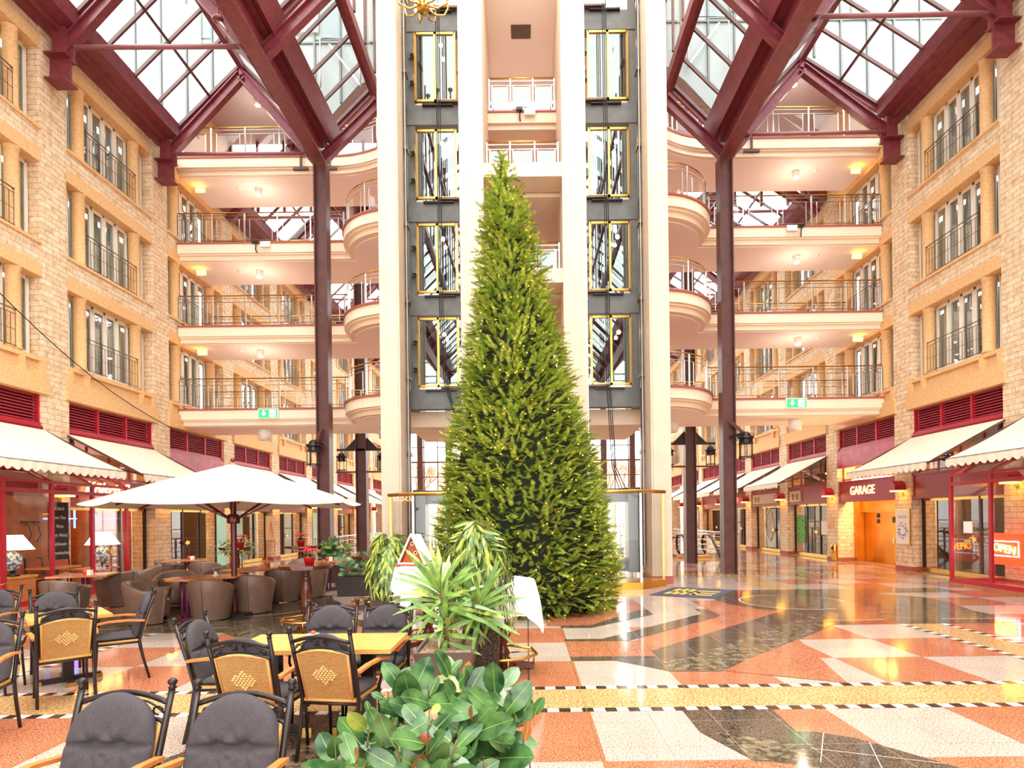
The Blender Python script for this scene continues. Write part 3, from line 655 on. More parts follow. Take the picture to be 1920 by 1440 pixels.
# ridge over the centre, seen only beyond the tower
cr = MB()
for y in BK:
    for s in (-1, 1): cr.ibeam((s*4.3, y, 14.4), (0, y, 17.4), .2, .32, BRNST)
for k in range(24):
    y = 21.6+1.1*k
    for s in (-1, 1): cr.bar((s*4.3, y, 14.8), (0, y, 17.9), .06, .09, BRNST)
for s in (-1, 1):
    for q in (.25, .5, .75): cr.bar((s*4.3*(1-q), 21.5, 14.8+3.1*q), (s*4.3*(1-q), 48, 14.8+3.1*q), .06, .09, BRNST)
st(cr.build('trim_centre_roof'))
# ceiling over the top walkways and pale upper facade above it
c = MB()
for s in (-1, 1):
    c.box(s*3.8, s*12.6, YB[s]-.1, 23.2, 16.8, 17.05, mat('grey_ceiling', (196, 182, 184), .7)); c.box(s*11.62, s*12.4, YB[s]+.0, 24, 14.0, 16.8, STONE)
st(c.build('ceiling'))
UPW = mat('pale_upper_wall', (150, 158, 156), .6); UPG = mat('pale_upper_panel', (204, 214, 212), .35)
u = MB()
for s in (-1, 1):
    a = 3.8; q = YB[s]-.2; f = (q/YF[s])*SC[s]
    def pz(x, z): return (x*f, 1.75+(z-1.75)*f)
    u.prism([(a, 30), (14, 30), (14, 13.9), (12.3, 13.9), pz(8.9, 16.0), pz(7.2, 14.5), pz(6.2, 14.5), pz(5.2, 15.6), (a, 16.9)], q, q+.1, UPW, lambda x, z, y: (s*x, y, z))
    UM = mat('upper_mullion', (104, 108, 108), .5)
    for k in range(11): x = s*(4.3+k*.85); u.box(x-.03, x+.03, q-.06, q, [16.7, 16.4, 15.6, 15.2, 16.0, 16.6, 16.4, 15.6, 14.9, 14.2, 14.2][k], 30, UM)
    for z in (17.6, 19.3, 21.0, 22.7, 24.5): u.box(s*a, s*13.5, q-.05, q, z-.03, z+.03, UM)
    for x, z in ((4.3, 19.5), (6.0, 17.7), (8.55, 21.2), (10.25, 17.8)): u.box(s*x, s*(x+.85), q-.03, q, z, z+1.5, mat('upper_shade', (118, 132, 132), .3))
    for x, z in ((6.7, 17.9), (9.2, 19.2), (10.6, 17.6)):
        u.box(s*x, s*(x+.8), q-.12, q, z, z+1.25, WHITEF); u.box(s*(x+.08), s*(x+.72), q-.14, q-.1, z+.1, z+1.15, UPG)
    u.tube([(s*5.3, q-.2, 16.0), (s*5.3, q-.2, 17.6), (s*6.6, q-.2, 17.6), (s*6.6, q-.2, 16)], .03, STEEL, 6)
    u.bar((s*5.3, q-.2, 16.05), (s*6.3, q-.2, 17.4), .05, .05, STEEL)
st(u.build('wall_upper'))
# top floor: posts in front of the bright rear glazing
p = MB()
for s in (-1, 1):
    for k in range(8): x = s*(4.2+k*1.05); p.box(x-.05, x+.05, 23.0, 23.1, 14.02, 16.8, MAROON)
    p.box(s*3.8, s*11.62, 23.0, 23.1, 15.0, 15.06, MAROON)
st(p.build('window_rear_posts'))
for s in (-1, 1):
    for x in (6.45, 7.4):
        w = MB(); w.box(s*x-.03, s*x+.03, YB[s]-.12, YB[s]-.06, 13.45, 14.05, BRNST); w.box(s*x-.25, s*x+.25, YB[s]-.14, YB[s]-.04, 13.47, 13.54, BRNST)
        tag(w.build('steel_hanger'), 'small dark T shaped hanger on the top walkway fascia, %s one on the %s' % ('inner' if x < 7 else 'outer', SIDE[s]), 'hanger', 'fascia hangers')
t = thing('hanging_floodlight', 'small floodlight hanging from the roof beams at the upper left', 'floodlight', (-7.45, 14.3, 14.1)); w = MB(); w.tube([(0, 0, .15), (0, 0, 1.7)], .012, STEEL, 5); w.build('rod', t); w = MB(); w.lathe([(.05, -.06), (.13, -.02), (.13, .05), (.04, .14)], (0, 0, 0), MAROON, 12); w.build('housing', t); w = MB(); w.tube([(.05, 0, -.05), (.2, 0, -.28)], .045, WHITE, 8); w.build('lamp_head', t)
# ================================================================ end wall: tall glazing with brown posts
YE = 47
e = MB()
for x in (-8.6, -6.3, -3.9, 3.9, 6.3, 8.6): e.box(x-.22, x+.22, YE, YE+.4, 0, 15, BRNST)
for k in range(22): x = -11.6+k*23.2/21; e.box(x-.035, x+.035, YE+.1, YE+.2, 0, 15, BRNST)
for z in (3.6, 3.9, 6.4, 8.8, 11.4): e.box(-11.7, 11.7, YE+.08, YE+.22, z-.06, z+.06, BRNST)
for z in (1.2, 5.2, 7.6, 10.2, 12.8): e.box(-11.7, 11.7, YE+.1, YE+.18, z-.03, z+.03, BRNST)
st(e.build('window_end_frame'))
g = MB(); g.add([(-11.7, YE+.15, 0), (11.7, YE+.15, 0), (11.7, YE+.15, 15), (-11.7, YE+.15, 15)], [(0, 1, 2, 3)], GLASS); st(g.build('window_end_pane'))
b = MB()
for x in (-8.6, -3.9, 0, 3.9, 8.6): b.box(x-.25, x+.25, -15.6, -15.2, 0, 14, BRNST)
for z in (3.8, 7, 10.4, 13.6): b.box(-11.7, 11.7, -15.5, -15.3, z-.15, z+.15, BRNST)
b.box(-11.7, 11.7, -15.6, -15.3, 13.6, 16, CREAM); st(b.build('window_back_frame'))
# the street behind: a pale house with gabled roof and bare trees
h = MB(); HC = mat('house_plaster', (240, 226, 200), .8); HR = mat('house_roof', (222, 170, 150), .8); HG = mat('house_glass', (120, 140, 150), .2)
h.box(-14, 14, 66, 72, -.5, 5.2, HC); h.prism([(-14.5, 5.2), (14.5, 5.2), (13, 8.2), (-13, 8.2)], 66, 67, HR, lambda a, b, c: (a, c, b))
for k in range(8): x = -12+k*3.4; h.box(x, x+1.1, 65.9, 66, 1.2, 2.7, HG); h.box(x, x+1.1, 65.9, 66, 3.5, 4.6, HG)
for x in (-9, 2, 7.5): h.box(x, x+.9, 67, 68, 7.6, 9.3, HR)
h.prism([(3.5, 5.2), (6.5, 5.2), (5, 8.3)], 65.6, 67, HC, lambda a, b, c: (a, c, b))
tag(h.build('street_house'), 'pale street house with a red tiled roof outside the far end glazing', 'house')
gr = MB(); gr.add([(-60, 47.5, -.02), (60, 47.5, -.02), (60, 110, -.02), (-60, 110, -.02)], [(0, 1, 2, 3)], mat('street_paving', (214, 206, 194), .8)); st(gr.build('floor_street'))
def bare_tree(x, y, seed, lab):
    rnd = random.Random(seed); w = MB(); TR = mat('bare_bark', (150, 128, 104), .9)
    def br(p, d, l, r, n):
        q = p+d*l; w.tube([p, p+d*l*.5+Vector((rnd.uniform(-.1, .1)*l*.5, 0, 0)), q], [r, r*.85, r*.7], TR, 5, False)
        if n:
            for k in range(3): dd = (d+Vector((rnd.uniform(-.9, .9), rnd.uniform(-.5, .5), rnd.uniform(-.1, .6)))).normalized(); br(q, dd, l*.72, r*.6, n-1)
    br(Vector((0, 0, 0)), Vector((0, 0, 1)), 2.6, .2, 4); o = w.build('bare_tree', None, False, (x, y, 0)); tag(o, lab, 'tree', 'bare street trees')
bare_tree(-6.5, 56, 3, 'bare winter tree in the street, seen through the left lift'); bare_tree(-11, 58, 5, 'bare winter tree in the street furthest left'); bare_tree(8.6, 57, 8, 'bare winter tree in the street, seen through the right lift')
# ================================================================ awnings
def awning_parts(wd=3.55, out=1.92, dz=1.08):
    f = MB(); v = MB(); r = MB(); arms = []; h = wd/2; x0, z0 = .1, 4.08; x1, z1 = -out, 4.08-dz; n = 8
    def P(t, y): return (x0+(x1-x0)*t, y, z0+(z1-z0)*t-.05*sin(pi*t))
    vs = [P(k/n, y) for k in range(n+1) for y in (-h, h)]; fs = [(2*k, 2*k+2, 2*k+3, 2*k+1) for k in range(n)]
    vs2 = [(p[0], p[1], p[2]-.012) for p in vs]; f.add(vs, fs, FABRIC, True); f.add(vs2, [q[::-1] for q in fs], FABRIC, True)
    m = 96; top = []; bot = []
    for k in range(m+1):
        y = -h+wd*k/m; u = (k/m*17) % 1; top.append((x1, y, z1)); bot.append((x1-.01+.01*sin(k*.8), y, z1-.13-.075*sin(pi*u)))
    v.add(top+bot, [(k, k+1, m+2+k, m+1+k) for k in range(m)], FABRIC)
    v.add([(x-.008, y, z) for x, y, z in top+bot], [(k, m+1+k, m+2+k, k+1) for k in range(m)], FABRIC)
    r.box(.02, .16, -h, h, 4.0, 4.12, RED); fb = MB(); fb.tube([(x1+.02, -h, z1-.01), (x1+.02, h, z1-.01)], .03, BRNST, 8)
    for y in (-h+.25, h-.25):
        a = MB(); arms.append(('folding_arm', a)); a.bar((.1, y, 3.45), (-.85, y+(.25 if y < 0 else -.25), 3.2), .07, .05, BRNST); a.bar((-.85, y+(.25 if y < 0 else -.25), 3.2), (x1+.03, y, z1-.03), .06, .045, BRNST); a.bar((.1, y, 3.95), (.02, y, 3.4), .08, .08, BRNST)
        a.bar((.05, -h+.02 if y < 0 else h-.02, z0-.06), (x1, -h+.02 if y < 0 else h-.02, z1-.04), .03, .05, BRNST)
    return (('canopy', f), ('valance', v), ('roller', r), ('front_bar', fb))+tuple(arms)
AWN = {-1: [(-1, 0, 1), (0, 0, 1), (2, 0, 1), (3, 0, 1), (4, 0, 1), (5, 0, 1), (6, 0, 1)], 1: [(-1, 0, 1), (0, 0, 1), (2, 0, 1), (3, 0, 1), (4, 0, 1), (5, 0, 1), (6, 0, 1)]}
for s in (-1, 1):
    f0 = None
    for i, (k, a, b) in enumerate(AWN[s]):
        yc = BAY[s]+MOD*k+BW/2; lab = 'cream scalloped awning on the %s shop row, %s from the camera' % (SIDE[s], ORD[i])
        if f0 is None:
            f0 = thing('awning', lab, 'awning', (s*XW, yc, 0), 0, 'cream shop awnings')
            for n, m in awning_parts(): m.build(n, f0, s > 0) if 0 else m.build(n, f0, s < 0) if s > 0 else m.build(n, f0, True)
        else: dup(f0, (s*XW, yc, 0), 0, lab)
# ================================================================ shop fronts: transom glass, sign board, door and window
FRD = mat('dark_shop_frame', (52, 30, 26), .4)
def shop_front(s, k):
    yc = BAY[s]+MOD*k+BW/2; h = BW/2; sd_ = SIDE[s]
    t = thing('shop_front', 'shop front with dark red sign board, %s side, %s from the camera' % (sd_, ORD[k+1]), 'shop front', (s*XW, yc, 0), 0, 'shop fronts')
    def mk(name, m): return m.build(name, t, s < 0)
    w = MB(); w.box(.06, .3, -h, h, 2.25, 2.92, DRED); w.box(.03, .32, -h, h, 2.2, 2.26, DRED); w.box(.03, .32, -h, h, 2.9, 2.96, DRED); mk('sign_board', w)
    w = MB()
    for j in range(5): y = -h+.03+j*(BW-.06)/4; w.box(.2, .25, y-.02, y+.02, 2.95, 4.05, DRED)
    w.box(.2, .25, -h, h, 3.0, 3.05, RED); mk('transom_bars', w)
    w = MB(); w.add([(.22, -h, 2.95), (.22, h, 2.95), (.22, h, 4.05), (.22, -h, 4.05)], [(0, 1, 2, 3)], GLASS); mk('transom_pane', w)
    if (s, k) != (1, 1):
        w = MB()
        for y in (-h+.04, -h+1.15, h-1.15, h-.04): w.box(.3, .37, y-.035, y+.035, .1, 2.22, FRD)
        w.box(.3, .37, -h, h, 2.12, 2.22, BRASS); w.box(.26, .4, -h, h, .0, .14, BRASS); mk('window_frame', w)
        w = MB(); w.add([(.33, -h, .14), (.33, h, .14), (.33, h, 2.14), (.33, -h, 2.14)], [(0, 1, 2, 3)], GLASS); mk('shop_pane', w)
        w = MB(); w.box(.24, .3, -.42, -.38, .95, 1.15, BRASS); w.box(.22, .25, -.52, -.28, 1.0, 1.1, BRASS); mk('door_handle', w)
    if k in (1,):
        w = MB(); w.box(.0, .1, -h, h, 3.5, 4.06, PINK); w.box(-.01, .1, -h, h, 3.45, 3.5, RED); mk('upper_board', w)
    return t
for s in (-1, 1):
    for k in range(-1, NB-1): shop_front(s, k)
def rot(s): return (pi/2, 0, -s*pi/2)
def sign(body, s, k, z, size, m, lab, dx=.05, y=0, sx=1, shear=0, cat='sign', bold=0):
    t = thing('sign_lettering', lab, cat, (s*(XW+dx), BAY[s]+MOD*k+BW/2+y, z)); text(body, size, m, t, (0, 0, 0), rot(s), .012, 'letters', sx, shear, 'CENTER', bold); return t
LETT = mat('cream_letters', (250, 224, 168), .4, emit=.35); NEON = mat('neon_red', (255, 60, 60), .4, emit=5); NEONY = mat('neon_warm', (255, 226, 140), .4, emit=3.5); NEONB = mat('neon_blue', (60, 90, 255), .4, emit=4)
sign('GARAGE', 1, 1, 2.58, .42, LETT, 'cream GARAGE lettering on the dark red sign board above the gold lift', .05, .2, .9, 0, 'sign', .009)
sign('Café', 1, 4, 2.6, .42, NEON, 'red glowing Café script on the far right shop row', .04, 0, 1, .4)
sign('Café', 1, 6, 2.6, .42, NEONY, 'warm glowing Café script on the furthest right sign board', .04, 0, 1, .4)
sign('Kölsch S', -1, 0, 2.66, .56, NEONY, 'warm glowing slanted Kölsch script behind the end of the left glass pavilion', -.02, -.45, .85, .45)
for s, k in ((1, 2), (1, 3)):
    w = MB(); w.box(XW+.0, XW+.06, BAY[s]+MOD*k+(.4 if k == 3 else 2.2), BAY[s]+MOD*k+3.2, 2.33, 2.78, mat('sign_plate', (214, 190, 150), .5)); o = w.build('sign_plate')
    tag(o, 'small pale lettered plate on the dark sign board, %s bay right of the gold lift' % ('second' if k == 3 else 'first'), 'sign')
    text('MUSEUM' if 0 else '||| • |||', .3, FRD, o, (XW-.005, BAY[s]+MOD*k+2.65, 2.56), rot(s), .004, 'lettering', .8)
# GARAGE lift
t = thing('garage_lift', 'gold metal lift front with half open door under the GARAGE sign', 'lift', (XW, BAY[1]+MOD+BW/2, 0))
w = MB(); h = BW/2
w.box(.95, 1.1, -h, h, 0, 2.25, GOLDP); w.build('back_panel', t)
w = MB(); w.box(.85, .95, -h+.1, h-.95, .0, 1.85, GOLDP); w.build('wide_panel', t)
w = MB(); w.box(.9, .96, h-.95, h-.2, 0, 1.82, mat('gold_door', (196, 126, 40), .25, .8)); w.build('sliding_door', t)
w = MB(); w.box(.75, .97, -h, h, 1.82, 2.25, GOLDP); w.box(.6, .97, h-.18, h, 0, 2.25, GOLDP); w.box(.6, .97, -h, -h+.1, 0, 2.25, GOLDP); w.build('surround', t)
for z in (1.42, 1.62):
    for y in (-h+.25, h-1.1): w = MB(); w.box(.82, .85, y-.06, y+.06, z, z+.15, BLACKM); w.build('indicator', t)
w = MB(); w.box(.82, .85, -.35, -.23, 1.45, 1.65, BLACKM); w.box(.82, .85, -.32, -.26, .75, .9, STEEL); w.build('call_panel', t)
w = MB(); w.lathe([(.11, 0), (.11, .62), (.1, .64), (.02, .66)], (0, 0, 0), BRASS, 18); o = w.build('litter_bin'); o.location = (XW-.14, BAY[1]+MOD+BW+.0, 0)
w = MB(); w.lathe([(.012, 0), (.055, .004), (.06, .012)], (0, 0, 0), BLACK, 12); q = w.build('bin_opening', o); q.rotation_euler = (pi/2, 0, -pi/2+.5); q.location = (-.1, -.045, .5)
tag(o, 'round brass litter bin at the corner of the gold lift niche', 'bin')
# poster on the pier right of the gold lift, plate on next pier
t = thing('poster', 'white framed poster with a blue drawing on the pier beside the gold lift', 'poster', (XW-.02, BAY[1]+MOD-.4, 1.35))
w = MB(); w.box(-.02, .02, -.33, .33, -.55, .55, BRASS); w.build('poster_frame', t)
w = MB(); w.box(-.026, -.02, -.3, .3, -.52, .52, WHITE); w.build('sheet', t)
w = MB(); BL = mat('poster_blue', (90, 120, 180), .6); rr = random.Random(2)
for k in range(60):
    a = rr.uniform(0, 2*pi); q = rr.uniform(.12, .24); y = q*cos(a); z = -.12+q*sin(a)*1.1; w.box(-.03, -.026, y-.02, y+.02, z-.012, z+.012, BL)
for z in (.33, .28): w.box(-.03, -.026, -.22, .22, z-.006, z+.006, BL)
w.build('blue_drawing', t)
w = MB(); w.box(-.012, 0, -.16, .16, -.2, .2, mat('sand_plate', (214, 180, 130), .7)); w.box(-.018, -.012, -.12, .12, -.16, .16, STONE); o = w.build('wall_plate', None, False, (XW-.0, BAY[1]+MOD*2-.4, 1.45)); tag(o, 'small square stone plate on the second pier right of the lift tower', 'plate')
# red hooded wall lamps on the piers
hl = None
for s in (-1, 1):
    for k in range(0, NB):
        y = BAY[s]+MOD*k-.39; lab = 'red hooded wall lamp on the %s brick pier from the camera, %s wall' % (ORD[k], SIDE[s])
        if hl is None or hl[0] != s:
            t = thing('hooded_lamp', lab, 'lamp', (s*XW, y, 2.45), 0, 'red hooded pier lamps')
            w = MB(); w.prism([(-.16, 0), (.16, 0), (.16, .16), (0, .30), (-.16, .16)], -.36, -.02, RED, lambda a, b, c: (c, a, b+.02)); w.build('hood', t, s < 0)
            w = MB(); w.box(-.34, -.04, -.12, .12, -.02, .05, YLAMP); w.build('lamp_glow', t, s < 0)
            w = MB(); w.box(-.06, -.0, -.05, .05, -.1, .2, BRASS); w.build('wall_mount', t, s < 0)
            hl = (s, t)
        else: dup(hl[1], (s*XW, y, 2.45), 0, lab)
# glowing panels added to brighten the shop interiors, and dressing of the fronts
for s in (-1, 1):
    for k in range(-1, NB-1):
        yc = BAY[s]+MOD*k+BW/2; w = MB(); w.box(-.5, .5, -.9, .9, 0, .05, LAMPW if (s, k) == (1, 1) else LAMPS); o = w.build('shop_light_panel', None, False, (s*(XW+1.8 if (s, k) != (1, 1) else XW+.6), yc, 3.5 if (s, k) != (1, 1) else 2.95))
        tag(o, 'added glowing panel lighting the %s shop on the %s side' % (ORD[k+1], SIDE[s]), 'lamp', 'added shop light panels')
rr = random.Random(11)
def shelf(s, k, lab, cols, n=4):
    x = XW+3.0; t = thing('shelf_unit', lab, 'shelf', (s*x, BAY[s]+MOD*k+BW/2, 0)); w = MB()
    for j in range(n+1): w.box(0, .4, -1.4, 1.4, .3+j*.48, .34+j*.48, WOODP)
    for y in (-1.42, 1.38): w.box(0, .4, y, y+.04, 0, .34+n*.48, WOODP)
    w.build('shelves', t, s < 0); w = MB()
    for j in range(n):
        y = -1.35
        while y < 1.3: a = rr.uniform(.05, .12); w.box(.1, .3, y, y+a*.8, .34+j*.48, .34+j*.48+rr.uniform(.15, .36), rr.choice(cols)); y += a
    o = w.build('goods', t, s < 0); o['kind'] = 'stuff'
GC = [mat('goods_%d' % i, c, .4) for i, c in enumerate([(190, 60, 40), (230, 190, 90), (70, 90, 50), (90, 60, 40), (220, 210, 190), (60, 80, 120)])]
shelf(-1, -1, 'wooden bottle shelf inside the left pub', GC); shelf(-1, 0, 'wooden shelf with goods inside the second left shop', GC); shelf(1, 4, 'lit goods shelf in the fifth right shop', GC); shelf(-1, 4, 'goods shelf in the fifth left shop window', GC); shelf(-1, 5, 'goods shelf in the sixth left shop window', GC); shelf(1, 5, 'goods shelf in the sixth right shop window', GC)
def panel(name, lab, cat, s, k, y, z0, z1, hw, m, dx=.28, extra=None):
    t = thing(name, lab, cat, (s*(XW+dx), BAY[s]+MOD*k+BW/2+y, 0)); w = MB(); w.box(0, .03, -hw, hw, z0, z1, m); w.build('panel', t, s < 0)
    if extra: extra(t)
    return t
GRP = mat('green_poster', (70, 200, 60), .5, noise=(9, .4, .55), col2=(110, 60, 50)); POSW = WHITE; MINT = mat('mint_banner', (170, 224, 208), .5); CHALK = mat('chalk_board', (40, 36, 38), .7); CHK = mat('chalk', (230, 226, 214), .7)
panel('window_poster', 'bright green patterned poster in the music shop window on the right', 'poster', 1, 2, 1.05, .55, 1.75, .36, GRP)
panel('window_notice', 'white notice with round emblem in the music shop window', 'notice', 1, 2, -.95, .95, 1.5, .26, POSW)
panel('mint_banner', 'tall mint green banner in the third left shop front', 'banner', -1, 1, 1.35, .1, 2.1, .32, MINT, -.05)
panel('mint_banner', 'tall narrow mint green banner at the fourth left shop front', 'banner', -1, 2, -1.45, .1, 2.2, .25, MINT, -.05)
panel('mint_banner', 'far mint green banner seen beside the second left steel column', 'banner', -1, 4, -1.5, .1, 2.2, .25, MINT, -.05)
def orn(t):
    w = MB(); w.tube([(-.04, .42*cos(2*pi*k/28), 1.25+.72*sin(2*pi*k/28)) for k in range(29)], .02, BRASS, 5); w.build('gold_oval', t)
    w = MB(); w.tube([(-.04, .15*sin(k*.5)*cos(k*.3), .85+k*.04) for k in range(22)], .015, BRASS, 5); w.build('gold_monogram', t)
panel('etched_oval_panel', 'pale panel with gold oval emblem in the right shop window beyond the music shop', 'window panel', 1, 3, .1, .2, 2.05, .62, mat('etched', (196, 204, 190), .5), .3, orn)
# music shop guitars and table
for i, (y, z) in enumerate(((-.05, .95), (-.9, .75))):
    w = MB(); GM = mat('guitar_dark', (40, 24, 18), .3)
    w.prism([(.17*cos(a)*(1.0 if sin(a) < 0 else .8), .24*sin(a)) for a in [2*pi*k/16 for k in range(16)]], 0, .07, GM); w.box(-.02, .02, .2, .8, .03, .06, GM); w.box(-.04, .04, .8, .95, .03, .05, GM)
    o = w.build('guitar', None, False, (XW+3.45, BAY[1]+MOD*2+BW/2+y*1.1, z+.5)); o.rotation_euler = (pi/2, 0, -pi/2); tag(o, 'dark guitar hanging on the music shop wall, %s of two' % ('left' if i == 0 else 'right'), 'guitar', 'guitars on the wall')
# paper drawings of easel on the left
t = thing('easel_board', 'pale wooden board with an easel drawing in the fourth left shop front', 'board', (-XW+.25, BAY[-1]+MOD*2+2.6, 0)); w = MB(); w.box(-.02, .02, -.42, -.38, 0, .95, WOODA); w.box(-.02, .02, .38, .42, 0, .95, WOODA); w.box(-.02, .02, -.45, .45, .95, 2.0, mat('pale_board', (232, 190, 136), .6)); w.build('board', t)
w = MB()
for a, b in (((-.02, 1.75), (-.25, 1.0)), ((.02, 1.75), (.25, 1.0)), ((0, 1.75), (.06, 1.0)), ((-.12, 1.3), (.14, 1.3))): w.bar((.03, a[0], a[1]), (.03, b[0], b[1]), .02, .02, WOODA)
w.build('easel_drawing', t)
# ================================================================ glass pavilions in front of the first shops
def pavilion(s, y_end, n, step):
    xo = 10.3; t = thing('glass_pavilion', 'red framed glass pavilion with sloping glass roof on the %s side' % SIDE[s], 'glass pavilion')
    ys = [y_end-step*k for k in range(n)]
    for y in ys:
        w = MB(); w.box(xo, xo+.06, y-.04, y+.04, .08, 2.66, RED); w.bar((xo+.03, y, 2.66), (XW, y, 3.35), .06, .07, RED); w.build('post', t, s < 0)
    w = MB(); w.box(xo-.01, xo+.07, ys[-1], y_end, .08, .18, RED); w.box(xo-.01, xo+.07, ys[-1], y_end, 2.42, 2.50, RED); w.box(xo-.01, xo+.07, ys[-1], y_end, 2.63, 2.69, RED)
    w.box(xo, XW, y_end-.03, y_end+.03, .08, .16, RED); w.box(xo, XW, y_end-.03, y_end+.03, 2.42, 2.49, RED); w.build('rails', t, s < 0)
    w = MB(); w.box(xo-.04, XW, ys[-1], y_end+.04, .0, .08, TERT if 0 else G_T); w.build('plinth', t, s < 0)
    for k in range(n-1):
        a, b = ys[k+1], ys[k]; w = MB(); w.add([(xo+.03, a, .18), (xo+.03, b, .18), (xo+.03, b, 2.42), (xo+.03, a, 2.42)], [(0, 1, 2, 3)], GLASS); w.add([(xo+.03, a, 2.5), (xo+.03, b, 2.5), (xo+.03, b, 2.63), (xo+.03, a, 2.63)], [(0, 1, 2, 3)], GLASS)
        w.add([(xo+.03, a, 2.69), (xo+.03, b, 2.69), (XW, b, 3.38), (XW, a, 3.38)], [(0, 1, 2, 3)], GLASS); w.build('glass_pane', t, s < 0)
    w = MB(); w.add([(xo, y_end, .16), (XW, y_end, .16), (XW, y_end, 3.3), (xo, y_end, 2.66)], [(0, 1, 2, 3)], GLASS); w.build('end_pane', t, s < 0)
    w = MB(); w.box(xo+.0, xo+.05, y_end-.62, y_end-.6, .98, 1.16, BRASS); w.box(xo-.04, xo, y_end-.7, y_end-.5, 1.02, 1.12, BRASS); w.build('door_pull', t, s < 0)
pavilion(-1, 15.0, 6, 1.18); pavilion(1, 14.15, 6, 1.21)
# OPEN neon inside the right pavilion and dark bar counter behind
t = thing('open_sign', 'glowing orange OPEN neon sign inside the right glass pavilion', 'sign', (11.1, 13.5, .88), 0); w = MB(); w.box(0, .1, -.42, .42, -.35, .38, mat('neon_board', (226, 50, 16), .5, emit=1.2, noise=(6, .3, .7), col2=(180, 20, 10))); w.build('board', t)
text('OPEN', .26, mat('neon_yellow', (255, 200, 80), .4, emit=5), t, (-.03, 0, .02), (pi/2, .12, -pi/2), .01, 'letters', .95)
w = MB(); w.tube([(-.03, y, z) for y, z in ((-.4, -.14), (.4, -.14), (.4, .2), (-.4, .2), (-.4, -.14))], .01, mat('neon_cyan', (90, 220, 255), .4, emit=4), 5); w.build('neon_border', t)
t = thing('bar_counter', 'dark counter with rail behind the right pavilion glass', 'counter', (XW+.9, 14.6, 0)); w = MB(); w.box(0, .6, -1.3, 1.3, 0.02, 1.05, SHDK); w.box(-.05, .65, -1.35, 1.35, 1.05, 1.1, BLACKM); w.build('counter_body', t); w = MB(); w.tube([(-.1, -1.3, .9), (-.1, 1.3, .9)], .02, BRASS, 6); w.build('rail', t)
panel('paper_notice', 'small white paper notice on the right pavilion glass', 'notice', 1, -1, 0, 1.28, 1.55, .12, WHITE, -1.36).location.y = 13.55
# chalk board, wood wall, hooks, table lamps in the left pavilion
t = thing('chalk_menu_board', 'tall dark chalk menu board behind the left pavilion glass', 'board', (-10.6, 13.15, 0)); w = MB(); w.box(-.02, .02, -.27, .27, .95, 2.25, CHALK); w.build('board', t)
for i, b in enumerate(('Kölsch', 'vom Fass', 'Wein', '(rot Wein)', 'Glühwein', 'Flammkuchen')): text(b, .11, CHK, t, (.025, 0, 2.1-.2*i), (pi/2, 0, pi/2), .001, 'chalk_line', .9, .3)
w = MB(); w.box(-.02, .02, -.5, .5, 1.62, 1.65, NEONB); w.box(-.02, .02, .44, .46, 1.4, 1.85, NEONB); o = w.build('neon_tube', None, False, (-11.4, 14.2, .25)); tag(o, 'blue neon line inside the left pavilion behind the chalk board', 'sign')
t = thing('wood_partition', 'tall orange wood partition with coat hooks inside the left pavilion', 'partition', (-11.45, 13.5, 0)); w = MB(); w.box(-.05, .05, -1.0, .75, .03, 2.4, WOODP); w.build('wood_panel', t)
w = MB()
for y in (-.3, -.05): w.tube([(.06, y, 1.75), (.14, y, 1.72), (.16, y+.05, 1.5), (.1, y, 1.35)], .012, BLACKM, 5)
w.box(.05, .08, -.42, .08, 1.78, 1.83, BLACKM); w.build('coat_hooks', t)
def table_lamp(x, y, lab):
    t = thing('table_lamp', lab, 'lamp', (x, y, .66)); t.scale = (1.12,)*3; w = MB(); w.lathe([(.11, 0), (.12, .02), (.05, .05), (.04, .09)], (0, 0, 0), BLACKM, 14); w.build('foot', t)
    w = MB(); w.lathe([(.05, .09), (.13, .18), (.155, .28), (.14, .38), (.07, .45), (.04, .47)], (0, 0, 0), mat('painted_vase', (236, 226, 208), .15, noise=(16, .47, .53), col2=(80, 120, 150)), 18); w.build('vase_body', t)
    w = MB(); n = 18; w.add([(r*cos(2*pi*k/n), r*sin(2*pi*k/n), z) for r, z in ((.34, .50), (.16, .78)) for k in range(n)], [(k, (k+1) % n, n+(k+1) % n, n+k) for k in range(n)], mat('lamp_shade', (255, 240, 214), .8, emit=.35), True); w.build('lamp_shade', t)
table_lamp(-10.75, 14.72, 'table lamp with painted vase foot, right one behind the left pavilion glass'); table_lamp(-10.9, 12.3, 'table lamp with painted vase foot, left one at the photo edge')
t = thing('sideboard', 'pale wood sideboard at the left edge inside the pavilion', 'sideboard', (-10.93, 12.3, .08)); w = MB(); w.box(-.22, .22, -.36, .36, 0, .54, WOODA); w.build('body', t); w = MB(); w.box(-.24, .24, -.4, .4, .54, .58, WOODT); w.build('top', t)
t = thing('window_table', 'small wooden table inside the left pavilion carrying the right lamp', 'table', (-10.8, 14.4, .08)); w = MB(); w.box(-.32, .35, -.55, .5, .54, .58, WOODA); w.build('table_top', t); w = MB(); w.box(-.05, .05, -.05, .05, 0, .54, BLACKM); w.box(-.25, .25, -.25, .25, 0, .02, BLACKM); w.build('pedestal', t)
t = thing('window_table', 'long wooden pub table inside the left pavilion between the posts', 'table', (-10.85, 13.35, .08)); w = MB(); w.box(-.3, .3, -.45, .4, .66, .7, WOODA); w.build('table_top', t); w = MB(); w.box(-.05, .05, -.05, .05, 0, .66, BLACKM); w.box(-.25, .25, -.25, .25, 0, .02, BLACKM); w.build('pedestal', t)
